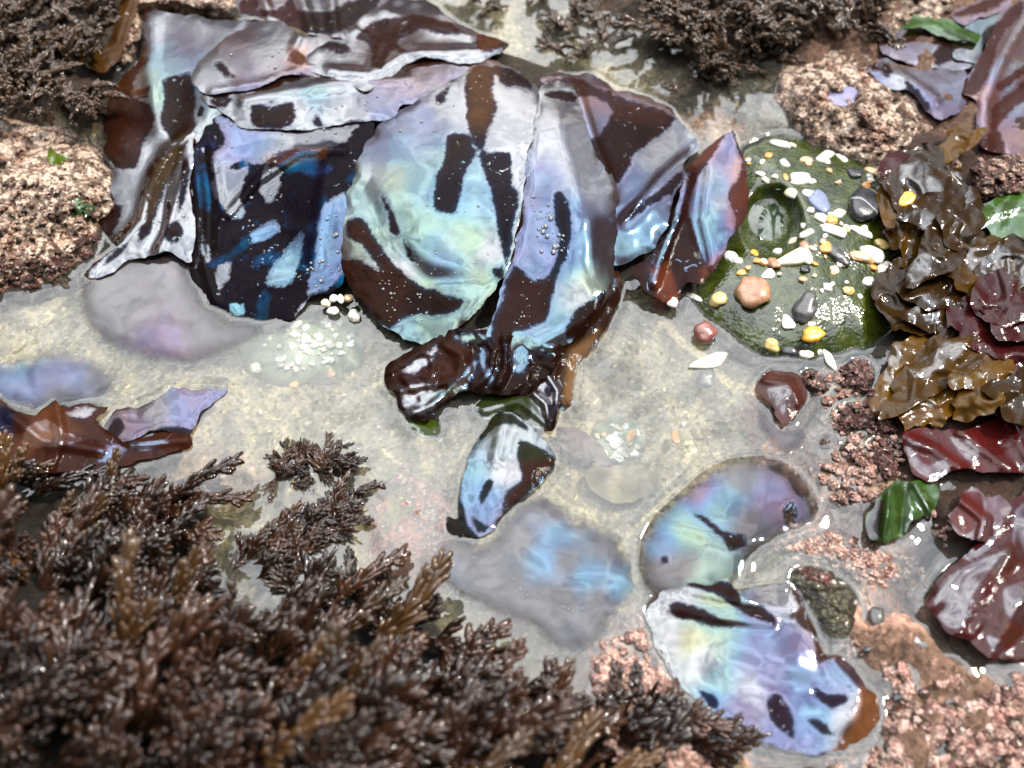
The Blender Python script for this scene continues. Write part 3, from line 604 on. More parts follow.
blade('M', 'grey brown rounded kelp blade with ragged dark patches at lower right',
      [(640, 568), (641, 540), (655, 515), (680, 490), (705, 470), (735, 459), (765, 456), (790, 464), (808, 478), (820, 503), (815, 524), (792, 531), (764, 545), (745, 562), (742, 580), (720, 592), (690, 602), (662, 598), (645, 584)],
      base=flat, dz=1.4, bare=[[(764, 467), (780, 464), (800, 476), (812, 490), (822, 510), (814, 518), (803, 500), (793, 491), (785, 478)], [(785, 505), (795, 501), (797, 518), (790, 529), (783, 520)], [(694, 515), (707, 517), (719, 527), (730, 534), (745, 535), (746, 546), (730, 550), (721, 538), (707, 526)], [(660, 556), (669, 555), (669, 563), (661, 564)]],
      film=[(700, 490, 300), (740, 480, 110), (720, 510, 225), (690, 530, 235), (660, 540, 195), (680, 570, 85), (770, 500, 300), (750, 520, 90), (700, 585, 230), (655, 575, 85), (730, 500, 210)],
      bumps=[(735, 500, 3, 50), (690, 560, 1.5, 30)], ridges=[([(660, 520), (700, 530), (750, 540)], 1.8, 10)], edge=(2., 5), ruffle=0, col=(.05, .022, .014), mat=M_SOFT)
blade('N', 'long violet blue kelp blade with dark spots and an orange brown tip at bottom right',
      [(668, 588), (692, 580), (726, 580), (739, 590), (752, 588), (782, 585), (801, 594), (806, 615), (818, 637), (826, 655), (842, 656), (855, 670), (866, 688), (877, 694), (880, 720), (865, 740), (842, 751), (816, 757), (790, 750), (752, 741), (726, 720), (696, 696), (674, 680), (659, 650), (647, 624), (643, 606)],
      base=flat, dz=1.8, bare=[[(668, 606), (681, 603), (695, 606), (711, 613), (735, 627), (715, 627), (696, 621), (677, 619)], [(683, 583), (700, 580), (730, 581), (739, 594), (742, 603), (764, 606), (776, 623), (752, 619), (735, 606), (715, 594)],
                               [(786, 583), (801, 594), (806, 612), (822, 634), (833, 656), (818, 664), (812, 637), (794, 620), (799, 604)], [(814, 687), (827, 694), (846, 693), (848, 701), (831, 708), (816, 697)], [(767, 701), (779, 693), (790, 709), (795, 740), (782, 731), (771, 720)],
                               [(807, 720), (820, 721), (828, 726), (834, 736), (820, 733)], [(863, 690), (880, 692), (882, 724), (862, 746), (836, 750), (848, 727), (859, 716)], [(698, 690), (715, 694), (720, 705), (711, 710)]],
      film=[(680, 600, 85), (690, 640, 240), (700, 660, 90), (670, 640, 85), (715, 605, 235), (775, 600, 90), (790, 610, 85), (770, 630, 170), (760, 660, 164), (800, 650, 166), (800, 675, 177), (785, 640, 168), (815, 665, 170), (770, 675, 168), (780, 690, 164), (750, 690, 90), (740, 710, 300), (820, 715, 192), (845, 720, 95), (800, 740, 167), (830, 680, 177), (720, 680, 215), (710, 625, 222)],
      bumps=[(740, 590, 3, 20), (780, 660, 3, 45), (800, 600, 3, 15), (850, 710, 4, 22)], ridges=[([(668, 606), (715, 616), (770, 622)], 2.5, 7), ([(690, 590), (740, 600), (790, 612)], 2, 6), ([(800, 595), (810, 630), (828, 656), (860, 690)], 2.5, 6), ([(720, 660), (780, 680), (840, 700)], -1.4, 12)], edge=(3, 6),
      col=(.045, .017, .012), tints=[([(858, 690), (884, 690), (884, 740), (830, 756), (850, 726)], (.26, .11, .04), 6), ([(786, 583), (808, 594), (836, 656), (818, 666), (796, 620)], (.10, .045, .012), 5), ([(760, 690), (850, 680), (850, 710), (800, 745), (765, 740)], (.03, .01, .03), 6), ([(696, 688), (722, 690), (722, 712), (700, 712)], (.012, .008, .05), 3)])
blade('N2', 'small curled grey kelp scrap hooked on the right side of the violet blade',
      [(752, 590), (770, 584), (786, 587), (794, 598), (794, 612), (784, 622), (772, 622), (776, 610), (766, 600)], base=flat, dz=4.5, edge=(2.5, 4), film=[(770, 600, 85), (785, 610, 90)], col=(.08, .05, .03), mat=M_PALE, step=2.5)
blade('O1', 'flat lilac kelp blade with a blue flash at the left edge',
      [(-20, 358), (20, 353), (86, 351), (104, 360), (116, 372), (117, 388), (101, 406), (68, 407), (45, 413), (22, 411), (-20, 400)], base=flat, dz=1.4, edge=(1.7, 4), film=[(20, 365, 215), (60, 375, 172), (30, 378, 182), (75, 370, 190), (95, 375, 85), (60, 398, 85), (10, 390, 178)], col=(.06, .045, .045), mat=M_SOFT, men=False)
blade('O2', 'lilac grey kelp blade ending in a sharp point left of the pool middle',
      [(98, 446), (104, 424), (118, 410), (140, 408), (166, 393), (172, 388), (200, 388), (226, 390), (204, 409), (196, 428), (186, 436), (165, 430), (140, 436), (120, 444)], base=flat, dz=4, bare=[[(100, 440), (112, 422), (120, 418), (124, 430), (112, 444)], [(150, 432), (170, 427), (195, 430), (186, 438), (150, 440)]],
      film=[(160, 410, 85), (200, 395, 172), (180, 410, 175), (130, 425, 300), (110, 430, 90)], bumps=[(150, 420, 3, 30)], edge=(2.5, 5), col=(.04, .02, .015), mat=M_PALE)
blade('O3', 'glossy red brown kelp blade with folded corners at the left edge',
      [(-20, 398), (0, 398), (14, 412), (36, 414), (56, 402), (64, 410), (84, 404), (108, 406), (96, 420), (112, 436), (131, 442), (165, 430), (191, 434), (188, 450), (161, 456), (112, 467), (75, 472), (30, 472), (-20, 474)], base=flat, dz=5,
      wet=[[(30, 424), (48, 420), (72, 436), (84, 440), (60, 446), (26, 446), (22, 436)], [(98, 450), (116, 444), (128, 448), (112, 462), (98, 462)], [(66, 414), (80, 408), (96, 408), (84, 418)], [(4, 440), (12, 434), (10, 450), (2, 462)], [(130, 446), (160, 440), (170, 444), (140, 450)]],
      film=[(45, 436, 85), (110, 452, 195), (80, 412, 85)], ridges=[([(10, 415), (40, 440), (100, 450)], 4, 6), ([(56, 402), (62, 440), (50, 470)], 4, 5), ([(100, 420), (130, 444), (185, 440)], 3, 5)], bumps=[(60, 440, 4, 30)], edge=(2.5, 5),
      col=(.075, .022, .009), tints=[([(-20, 398), (16, 410), (10, 440), (-20, 440)], (.012, .012, .04), 5), ([(36, 414), (56, 402), (80, 430), (50, 440), (0, 470)], (.14, .05, .014), 8)], mat=M_KELPT)
# top right corner
blade('P1', 'lilac kelp blade with a forked left end by the top right rock',
      [(867, 69), (884, 60), (902, 66), (925, 71), (966, 70), (966, 95), (962, 112), (940, 121), (928, 112), (910, 92), (888, 86)], base=flat, dz=13, bare=[[(882, 64), (888, 62), (892, 72), (888, 80), (882, 74)], [(905, 78), (915, 86), (930, 104), (932, 116), (920, 108), (906, 92)]],
      film=[(875, 70, 180), (900, 72, 85), (930, 85, 178), (950, 90, 185), (945, 112, 300)], bumps=[(925, 85, 3, 25)], edge=(2.5, 5), col=(.045, .016, .01), ridges=[([(870, 72), (900, 74), (935, 100)], 2, 6)])
blade('P2', 'large pinkish kelp blade with brown stripes running into the top right corner',
      [(985, 49), (996, 22), (1010, 6), (1040, -8), (1048, 60), (1046, 152), (1010, 154), (989, 152), (977, 142), (979, 105), (968, 96), (962, 92), (970, 72)], base=flat, dz=15, bare=[[(982, 52), (996, 22), (1020, 0), (1024, 10), (1000, 40), (990, 70), (978, 96), (962, 92)], [(992, 110), (1010, 92), (1044, 70), (1044, 88), (1012, 110), (996, 130), (990, 140)], [(980, 136), (1000, 132), (1004, 152), (980, 152)], [(996, 84), (1020, 68), (1044, 56), (1044, 62), (1014, 82), (1000, 92)]],
      film=[(1010, 40, 100), (1010, 70, 245), (990, 100, 300), (1015, 100, 235), (1020, 135, 300), (985, 60, 200), (1030, 20, 110)], bumps=[(1010, 70, 6, 30)], ridges=[([(1030, 10), (1000, 60), (985, 100), (985, 145)], 4, 8), ([(1044, 70), (1000, 110)], -2.5, 8)], edge=(2, 5), col=(.10, .035, .022), mat=M_KELPT)
blade('P3', 'brown kelp blade along the top edge near the right corner', [(950, 16), (965, 6), (985, 0), (1010, -6), (1005, 10), (985, 18), (960, 24)], base=flat, dz=16, bare=[[(950, 16), (985, 0), (1008, -6), (1000, 6), (970, 16)]], film=[(0, 0, 90), (1005, 4, 178)], col=(.10, .035, .015), mat=M_KELPT)
blade('P4', 'pinkish grey wet kelp blade under the green strip at top right', [(880, 42), (902, 32), (925, 34), (945, 40), (968, 44), (975, 62), (960, 72), (925, 68), (895, 60), (884, 54)], base=flat, dz=12, bare=[[(893, 38), (900, 36), (902, 46), (896, 50)], [(938, 46), (948, 40), (956, 48), (950, 60), (940, 66), (932, 60)]], film=[(910, 48, 300), (930, 55, 90), (965, 55, 110)], col=(.05, .02, .014), edge=(2, 5))
blade('P5', 'pale grey green kelp blade between the green strip and the corner', [(955, 14), (975, 10), (1000, 10), (1008, 18), (990, 40), (975, 62), (958, 60), (952, 52), (968, 44), (976, 34), (964, 28)], base=flat, dz=14, film=[(970, 18, 225), (985, 40, 240), (962, 55, 90)], bare=[[(984, 30), (998, 22), (990, 44), (980, 56)]], col=(.04, .03, .02), edge=(2, 5))
blade('U1', 'bright green sea lettuce strip near the top right corner', [(898, 32), (908, 22), (918, 16), (935, 16), (952, 19), (962, 29), (980, 34), (975, 45), (958, 40), (940, 36), (922, 26), (908, 28)], base=flat, dz=18, bare=[[(898, 32), (912, 18), (935, 24), (950, 34), (976, 44), (980, 34), (960, 28), (955, 34), (930, 20)]], film=[(940, 24, 240)], col=(.05, .13, .012), mat=M_GREEN, name='sea_lettuce', cat='seaweed', ridges=[([(900, 30), (935, 26), (975, 40)], 3, 5)], step=2.6)
blade('U2', 'wide light green sea lettuce at the right edge', [(930, 246), (944, 238), (962, 226), (975, 212), (990, 200), (1010, 190), (1046, 186), (1046, 240), (1020, 244), (1000, 240), (985, 228), (970, 234), (950, 248), (936, 254)], base=flat, dz=21, bare=[[(930, 246), (962, 226), (985, 204), (996, 214), (975, 232), (950, 248)], [(1004, 204), (1020, 194), (1010, 220), (1000, 232)], [(1036, 188), (1046, 186), (1046, 240), (1034, 236)]], film=[(990, 215, 85), (1020, 210, 240)], col=(.06, .14, .015), mat=M_GREEN, name='sea_lettuce', cat='seaweed', ridges=[([(930, 248), (985, 215), (1040, 200)], 3, 7)])
blade('U3', 'dark green fan shaped sea lettuce with bright stripes at lower right', [(865, 530), (868, 514), (876, 500), (886, 488), (900, 482), (926, 480), (940, 488), (938, 502), (930, 514), (912, 520), (904, 536), (890, 542), (872, 540)], base=flat, dz=11, bare=[[(872, 530), (880, 500), (892, 492), (890, 520), (884, 538)], [(892, 488), (900, 486), (912, 510), (902, 530), (896, 536), (896, 510)], [(908, 484), (918, 494), (934, 504), (926, 512), (910, 500)]], film=[(0, 0, 85), (915, 488, 240)], col=(.035, .085, .008),
      tints=[([(862, 535), (876, 500), (884, 500), (880, 540)], (.02, .012, .004), 3)], mat=M_GREEN, name='sea_lettuce', cat='seaweed', ridges=[([(890, 486), (884, 540)], 4, 4), ([(905, 486), (900, 534)], -3, 4), ([(915, 484), (930, 512)], 4, 4)], bumps=[(895, 510, 7, 25)], step=2.4)
# right side: wine red blades
blade('Q1', 'dark red kelp blade with grey shining stripes at the right edge, lower half',
      [(927, 604), (936, 582), (950, 566), (966, 554), (982, 540), (996, 520), (1012, 500), (1046, 484), (1046, 640), (1030, 660), (1008, 662), (985, 655), (968, 640), (950, 634), (936, 620)], base=flat, dz=12,
      wet=[[(934, 600), (944, 580), (966, 566), (990, 556), (1008, 548), (985, 576), (970, 600), (962, 626), (950, 628), (940, 618)], [(1004, 590), (1016, 584), (1040, 580), (1040, 622), (1022, 626), (1006, 612)], [(986, 636), (1000, 640), (1006, 654), (992, 648)], [(960, 556), (985, 542), (996, 534), (990, 548), (970, 560)], [(1016, 510), (1030, 500), (1040, 510), (1036, 540), (1020, 560), (1012, 540)]],
      film=[(950, 600, 85), (970, 580, 110), (1020, 600, 85), (1025, 530, 90)], bumps=[(965, 595, 4, 25), (1015, 600, 5, 25)], ridges=[([(930, 606), (960, 570), (1010, 550)], 2, 8), ([(960, 630), (975, 595), (1010, 556)], 2.2, 9), ([(1000, 640), (1016, 606), (1040, 590)], 2.2, 9)], crumple=(2.5, 60), edge=(2.5, 5), col=(.055, .008, .007), mat=M_RED, tints=[([(990, 556), (1046, 500), (1046, 640), (1000, 650)], (.05, .012, .006), 8)])
blade('Q2', 'small folded wine red seaweed above the striped red blade', [(948, 518), (956, 506), (962, 494), (974, 488), (985, 496), (1000, 494), (1010, 508), (1004, 526), (990, 540), (970, 540), (956, 532)], base=flat, dz=16, bare=[[(948, 518), (964, 492), (980, 494), (984, 520), (968, 534), (956, 530)]], ridges=[([(960, 500), (985, 520), (980, 538)], 4, 5)], col=(.09, .012, .008), mat=M_RED, edge=(2, 5), name='red_seaweed', cat='seaweed')
blade('Q3', 'wet crimson seaweed sheet with white shine under the olive heap', [(902, 434), (925, 428), (962, 430), (1000, 418), (1046, 402), (1046, 466), (996, 474), (962, 468), (930, 482), (912, 470)], base=flat, dz=13, wet=[[(905, 440), (920, 446), (916, 456), (928, 466), (944, 460), (950, 470), (930, 478), (912, 466)], [(950, 436), (966, 440), (980, 452), (972, 462), (958, 450)], [(986, 440), (1004, 432), (1000, 446), (990, 452)], [(1014, 426), (1030, 420), (1036, 432), (1020, 440)]], ridges=[([(905, 438), (935, 450), (960, 468)], 4, 6), ([(960, 432), (985, 450), (1010, 470)], 4, 7), ([(1010, 420), (1030, 460)], 4, 7)], col=(.075, .008, .006), mat=M_RED, name='red_seaweed', cat='seaweed', wav=(1.4, 30))
blade('Q4', 'small dark red wet seaweed lump at the water edge below the green anemone', [(757, 385), (764, 374), (778, 370), (796, 374), (804, 384), (806, 400), (798, 408), (792, 420), (784, 424), (776, 414), (770, 402), (760, 396)], base=flat, dz=5, wet=[[(768, 388), (784, 386), (792, 392), (786, 400), (776, 406), (770, 398)], [(780, 408), (786, 404), (784, 414)]], bumps=[(782, 390, 6, 16)], ridges=[([(764, 380), (790, 384), (798, 404)], 3, 4)], col=(.07, .018, .010), mat=M_RED, name='red_seaweed', cat='seaweed', step=2.4)
blade('Q5', 'grey violet kelp lobe under the water below the dark red lump', [(756, 398), (766, 402), (776, 414), (786, 424), (800, 420), (812, 436), (806, 450), (790, 460), (774, 456), (760, 440), (752, 420)], base=flat, dz=1., edge=(1.7, 4), film=[(0, 0, 85)], col=(.06, .04, .045), mat=M_SOFT, men=False)
blade('Y1', 'golden translucent kelp strap hanging at the top left beside the turf', [(72, 52), (84, 48), (98, 50), (112, 38), (118, 20), (124, -6), (142, -6), (132, 20), (126, 44), (118, 62), (104, 72), (90, 66), (80, 60)], base=flat, dz=26, bare=[[(60, 40), (150, -20), (130, 80), (80, 80)]], col=(.13, .065, .012), mat=M_KELPT, ridges=[([(130, 0), (116, 44), (90, 56)], 4, 5)], step=2.8)

blade('W1', 'pale olive flat seaweed scrap lying on the pool floor under water', [(586, 478), (596, 466), (616, 464), (640, 468), (656, 474), (658, 488), (644, 498), (622, 502), (600, 498), (588, 490)], base=flat, dz=-14, film=[(0, 0, 85)], bare=[[(570, 450), (680, 450), (680, 520), (570, 520)]], col=(.95, .80, .45), tints=[([(586, 470), (606, 470), (606, 500), (586, 500)], (.4, .34, .2), 4)], mat=M_PALE, name='seaweed', cat='seaweed', men=False)
blade('W2', 'flat pink seaweed scrap under water right of the green strip', [(556, 428), (574, 428), (590, 436), (606, 452), (612, 466), (594, 462), (574, 456), (560, 446)], base=flat, dz=-13, film=[(0, 0, 85)], bare=[[(540, 410), (640, 410), (640, 480), (540, 480)]], col=(.50, .36, .32), mat=M_PALE, name='seaweed', cat='seaweed', men=False)
# ------------------------------------------------------------------ the setting: seabed and water
ROCKB = [(-60, 110), (30, 118), (75, 128), (118, 165), (122, 200), (100, 235), (88, 258), (66, 276), (20, 290), (-60, 302)]
TL = [(-300, -300), (130, -300), (142, 0), (120, 70), (112, 140), (70, 140), (0, 128), (-300, 120)]
FG = [(-400, 462), (60, 462), (110, 486), (190, 500), (225, 520), (200, 560), (260, 610), (330, 600), (390, 590), (420, 610), (480, 650), (540, 680), (560, 735), (640, 710), (740, 770), (800, 1200), (-400, 1200)]
FG2 = [(-400, 560), (80, 580), (200, 640), (350, 680), (450, 740), (520, 800), (560, 1200), (-400, 1200)]
BANK = [(775, -300), (775, 60), (770, 100), (800, 140), (880, 160), (905, 230), (905, 330), (880, 360), (872, 430), (885, 480), (930, 540), (960, 560), (1000, 640), (1400, 660), (1400, -300)]
TOPB = [(520, -300), (540, 0), (600, 20), (660, 50), (720, 80), (790, 40), (800, -300)]
LR = [(560, 700), (590, 640), (640, 605), (665, 650), (700, 700), (760, 752), (860, 755), (880, 690), (832, 650), (836, 600), (880, 560), (930, 620), (980, 660), (1400, 680), (1400, 1200), (600, 1200)]
PILEB = [(140, 20), (250, 40), (380, 60), (500, 60), (600, 90), (690, 130), (720, 170), (700, 250), (620, 250), (580, 310), (500, 330), (420, 315), (360, 290), (290, 290), (210, 280), (140, 215), (120, 120)]
PINK1 = [(370, 490), (410, 470), (450, 490), (460, 540), (440, 570), (400, 570), (375, 540)]
PINK2 = [(440, 560), (540, 640), (560, 700), (640, 720), (760, 780), (1100, 800), (1100, 560), (960, 560), (880, 470), (800, 350), (760, 420), (830, 540), (860, 600), (830, 640), (700, 560), (640, 620), (580, 650)]
PINK3 = [(190, 420), (260, 470), (180, 500), (130, 480)]
PINK4 = [(640, 60), (720, 70), (760, 130), (720, 170), (680, 110)]
GREENS = [(385, 470), (410, 460), (402, 500), (388, 520)]

HOLES = [[(214, 590), (240, 562), (266, 590), (270, 634), (250, 654), (222, 642)], [(372, 668), (410, 656), (456, 664), (454, 686), (400, 692)]]


def gz(px, py):
    d = lambda p, s: sstep(-s, s, sdp(px, py, p))
    z = -.026 + 0 * px
    z = z + .012 * d([(-200, 290), (80, 280), (200, 350), (230, 420), (100, 480), (-200, 480)], 30)
    z = np.maximum(z, -.026 + .016 * sstep(150, 20, py) * sstep(430, 520, px))
    z = np.maximum(z, -.026 + .0265 * d(LR, 25))
    z = np.maximum(z, -.026 + .022 * d([(232, 590), (226, 560), (275, 520), (280, 456), (340, 444), (356, 462), (330, 486), (360, 500), (340, 540), (300, 570), (390, 590), (400, 620), (270, 640)], 14))
    z = np.maximum(z, -.026 + .0225 * d(PINK1, 25))
    k = d(PILEB, 18); z = z * (1 - k) + k * (np.clip(pile(px, py), 0, .06) - .010)
    z = np.maximum(z, -.026 + .034 * d(BANK, 30))
    z = np.maximum(z, -.026 + .048 * d(TL, 25))
    z = np.maximum(z, -.026 + .036 * d(TOPB, 25))
    z = np.maximum(z, -.026 + .032 * d(FG, 22) + .066 * d(FG2, 80))
    z = np.maximum(z, -.026 + .0265 * d([(800, 372), (830, 362), (880, 366), (890, 430), (910, 440), (915, 500), (870, 512), (820, 508), (808, 470), (830, 440), (815, 410)], 14))
    z = np.maximum(z, -.026 + .0240 * d([(765, 545), (800, 525), (840, 520), (890, 530), (920, 580), (870, 600), (830, 570), (790, 565)], 16))
    for q in HOLES: k = d(q, 12); z = z * (1 - k) - .010 * k
    return z


def axis(lo, hi, st, far):
    a = list(np.arange(lo, hi + st / 2, st)); s = st; b = [a[0]]; c = [a[-1]]
    while c[-1] < far: s *= 1.35; c.append(c[-1] + s); b.append(b[-1] - s)
    return np.array(b[:0:-1] + a + c[1:])


ax = axis(-.72, .72, .0036, 60); ay = axis(-.40, .66, .0036, 60)
gx, gy = np.meshgrid(ax, ay); X, Y = gx.ravel(), gy.ravel()
px, py = proj(X, Y)
px = np.clip(px, -2000, 3000); py = np.clip(py, -2000, 3000)
z = gz(px, py)
far = sstep(.75, 2.5, np.hypot(X, Y - .1)); z = z * (1 - far) + far * (.03 + .10 * fbm(X * .5, Y * .5, 3, 3))
lumpy = np.maximum.reduce([sstep(-10, 20, sdp(px, py, q)) for q in (LR, BANK, TL, TOPB, FG)])
z = z + (.0022 + .006 * lumpy) * fbm(X * 45, Y * 45, 5, 5) * 1.6
z = z + .004 * fbm(X * 9, Y * 9, 6, 2)
base = np.tile(np.array([.44, .365, .235]), (len(X), 1))
nz = fbm(X * 30, Y * 30, 8, 4)[:, None]


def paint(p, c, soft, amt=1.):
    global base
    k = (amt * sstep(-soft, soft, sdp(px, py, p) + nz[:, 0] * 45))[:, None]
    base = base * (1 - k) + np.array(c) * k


paint(PINK1, (.58, .22, .17), 12, .9); paint(PINK2, (.52, .29, .23), 12, .9); paint([(800, 640), (900, 640), (1100, 690), (1100, 900), (700, 900), (760, 760), (850, 740)], (.13, .08, .05), 16, .75); paint(PINK3, (.42, .25, .18), 14, .6); paint(PINK4, (.5, .3, .22), 12, .8)
paint(GREENS, (.12, .2, .05), 10, .7)
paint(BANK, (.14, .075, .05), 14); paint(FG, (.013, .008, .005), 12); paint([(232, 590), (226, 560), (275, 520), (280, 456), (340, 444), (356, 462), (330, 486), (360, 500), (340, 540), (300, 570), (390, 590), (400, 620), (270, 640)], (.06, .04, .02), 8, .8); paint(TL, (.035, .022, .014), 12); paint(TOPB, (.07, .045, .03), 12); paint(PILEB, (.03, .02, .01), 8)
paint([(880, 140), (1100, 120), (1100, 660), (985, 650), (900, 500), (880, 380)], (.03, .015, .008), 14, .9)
base = base * (1 + .35 * np.clip(nz, -1, 1))
nx, ny = len(ax), len(ay)
idx = np.arange(nx * ny).reshape(ny, nx)
F = np.stack([idx[:-1, :-1], idx[:-1, 1:], idx[1:, 1:], idx[1:, :-1]], -1).reshape(-1, 4)
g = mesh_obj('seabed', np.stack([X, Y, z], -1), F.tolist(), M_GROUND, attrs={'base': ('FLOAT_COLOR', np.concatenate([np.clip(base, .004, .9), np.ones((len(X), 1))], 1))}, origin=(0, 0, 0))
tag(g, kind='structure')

# ------------------------------------------------------------------ rocks


def rock(name, label, outline, h, w, mat, base=0., amp=.006, step=2.6, cat='rock', group=None, profile=None, sink=.03, nsc=16., lump=.5, men=True):
    pv, f, o = tri_region(outline, step, 3., len(label))
    x, y = pv[:, 0], pv[:, 1]
    if men: MENISCUS.append(o[::3])

    def zf(x, y):
        x = np.asarray(x, float); y = np.asarray(y, float)
        d = np.maximum(sdp(x, y, o), 0); e = 1 - np.exp(-d / w)
        zz = base + h * e + amp * 2 * fbm(x / nsc, y / nsc, len(label), 5) * (.3 + .7 * e) + amp * lump * (1 - np.abs(fbm(x / nsc * 1.7, y / nsc * 1.7, 77, 3)) * 2) * e
        return zz + (profile(x, y) if profile else 0)
    zz = zf(x, y)
    v = P(x, y, zz); f = orient(v, f)
    v2, f2 = solid(v, f, sink)
    ob = mesh_obj(name, v2, f2, mat); tag(ob, label, cat, group); ob.data.update()
    return ob, zf


def ico(sub):
    bm = bmesh.new(); bmesh.ops.create_icosphere(bm, subdivisions=sub, radius=1)
    v = np.array([tuple(a.co) for a in bm.verts]); f = [tuple(a.index for a in q.verts) for q in bm.faces]; bm.free(); return v, f


ICO1, ICO2, ICO3 = ico(1), ico(2), ico(3)


def sample(poly, n):
    p = np.asarray(poly, float); out = []
    x0, y0 = p.min(0); x1, y1 = p.max(0)
    while len(out) < n:
        a = RNG.uniform(x0, x1, 400); b = RNG.uniform(y0, y1, 400)
        k = sdp(a, b, p) > 0; out += list(zip(a[k], b[k]))
    return out[:n]


def nodules(name, poly, n, r0, r1, zf, mat, parent=None, label=None, cat=None, group=None, squash=.7, lift=.2, kind=None):
    V = []; Fa = []; off = 0
    iv, jf = ICO1 if n > 120 else ICO2
    for (a, b) in sample(poly, n):
        r = (r0 + (r1 * 1.25 - r0) * RNG.uniform() ** 1.8) * pxm(a, b); z = float(zf(a, b))
        c = P(a, b, z + r * lift)
        q = iv * (1 + .25 * RNG.standard_normal((len(iv), 1)).clip(-1, 1)) * [r * RNG.uniform(.8, 1.4), r * RNG.uniform(.8, 1.4), r * squash]
        t = RNG.uniform(0, 6.28); q = np.stack([q[:, 0] * math.cos(t) - q[:, 1] * math.sin(t), q[:, 0] * math.sin(t) + q[:, 1] * math.cos(t), q[:, 2]], -1)
        V.append(q + c); Fa += [tuple(i + off for i in q2) for q2 in jf]; off += len(iv)
    o = mesh_obj(name, np.concatenate(V), Fa, mat, parent)
    if label: tag(o, label, cat, group, kind)
    elif kind: o['kind'] = kind
    return o


r1, rz1 = rock('rock', 'broad pale rock with pinkish crust and green scraps at the left edge', ROCKB, .028, 34, M_TANROCK, 0, .008)
nodules('crust_nodules', [(-10, 130), (70, 135), (110, 175), (90, 240), (20, 280), (-10, 285)], 260, 1.3, 3.2, rz1, M_PINKROCK, r1, kind='stuff')
nodules('crust_patch', [(-10, 262), (50, 256), (88, 232), (104, 238), (88, 262), (50, 284), (-10, 294)], 100, 1.6, 3.6, rz1, M_REDROCK, r1)
blade('U4', 'tiny green leaf scrap lying on the left rock', [(45, 152), (50, 147), (60, 152), (69, 158), (66, 164), (56, 164), (48, 160)], base=rz1, dz=1.5, wav=None, bare=[[(45, 152), (54, 150), (68, 160), (56, 162)]], col=(.12, .19, .012), mat=M_GREEN, name='leaf_scrap', cat='seaweed', step=2.2)
blade('U5', 'pale green rounded scrap on the lower slope of the left rock', [(70, 202), (78, 195), (84, 203), (94, 206), (88, 213), (90, 220), (78, 216), (70, 217), (74, 209)], base=rz1, dz=1.5, wav=None, film=[(0, 0, 240)], col=(.05, .10, .02), mat=M_GREEN, name='leaf_scrap', cat='seaweed', step=2.4)
r2, rz2 = rock('rock', 'rounded pink and tan crusted rock with a little water hollow on top, upper right', [(778, 78), (798, 54), (850, 40), (888, 60), (922, 92), (936, 125), (918, 152), (880, 164), (850, 162), (815, 146), (792, 128), (776, 100)], .026, 34, M_TANROCK, 0, .008,
               profile=lambda x, y: -.008 * np.exp(-(((x - 844) / 18) ** 2 + ((y - 97) / 11) ** 2)))
nodules('crust_nodules', [(790, 70), (850, 46), (900, 80), (925, 130), (860, 155), (800, 130)], 280, 1.3, 3.4, rz2, M_PINKROCK, r2, kind='stuff')
blade('hollow', None, [(828, 96), (832, 90), (842, 87), (854, 87), (861, 92), (858, 100), (846, 106), (834, 104)], base=lambda x, y: 0 * x + float(rz2(844, 97)) + .0035, film=[(0, 0, 175)], col=(.3, .28, .4), mat=M_PALE, name='water_hollow', parent=r2, step=2.2, wav=None, edge=(.5, 3), men=False, rag=.4)
r3, rz3 = rock('rock', 'bright tan crusted rock behind the pale back-left kelp blade', [(118, 20), (124, 2), (140, -12), (240, -12), (240, 10), (228, 20), (190, 16), (152, 14), (144, 40), (126, 72), (114, 60)], .036, 16, M_TANROCK, 0, .006)
nodules('crust_nodules', [(130, 0), (230, -4), (225, 16), (150, 20), (125, 50)], 120, 1.2, 2.6, rz3, M_PINKROCK, r3, kind='stuff')
r4, rz4 = rock('rock', 'dark olive boulder half under water beside the violet kelp blade', [(786, 574), (806, 566), (832, 570), (850, 584), (862, 604), (860, 628), (846, 642), (828, 640), (818, 620), (802, 600)], .010, 14, M_OLIVEROCK, -.002, .003)
nodules('crust_patch', [(790, 566), (808, 566), (830, 575), (828, 582), (805, 577)], 40, 2, 4, rz4, M_REDROCK, r4)
r5, rz5 = rock('rock', 'small pink and white lumpy stone standing in shallow water near the right corner', [(921, 672), (928, 660), (942, 656), (958, 660), (970, 672), (972, 686), (960, 696), (942, 698), (926, 692)], .018, 10, M_CORAL, -.006, .006, nsc=9.)
r6, rz6 = rock('rock', 'rough brown rock with coppery glints at the right edge under the pinkish blade', [(968, 166), (980, 152), (1000, 150), (1046, 146), (1046, 200), (1000, 206), (975, 200)], .024, 14, M_REDROCK, .004, .006)
nodules('crust_nodules', [(975, 160), (1030, 152), (1030, 196), (980, 196)], 110, 1.5, 3, rz6, M_PINKROCK, r6, kind='stuff')
r7, rz7 = rock('rock', 'tan gritty ledge between the upper right rock and the olive seaweed heap', [(872, 168), (900, 156), (935, 140), (960, 150), (968, 176), (950, 196), (920, 188), (895, 190), (876, 182)], .022, 14, M_TANROCK, 0, .006)
nodules('crust_nodules', [(885, 170), (935, 148), (958, 165), (945, 188)], 70, 1.4, 3.4, rz7, M_REDROCK, r7)
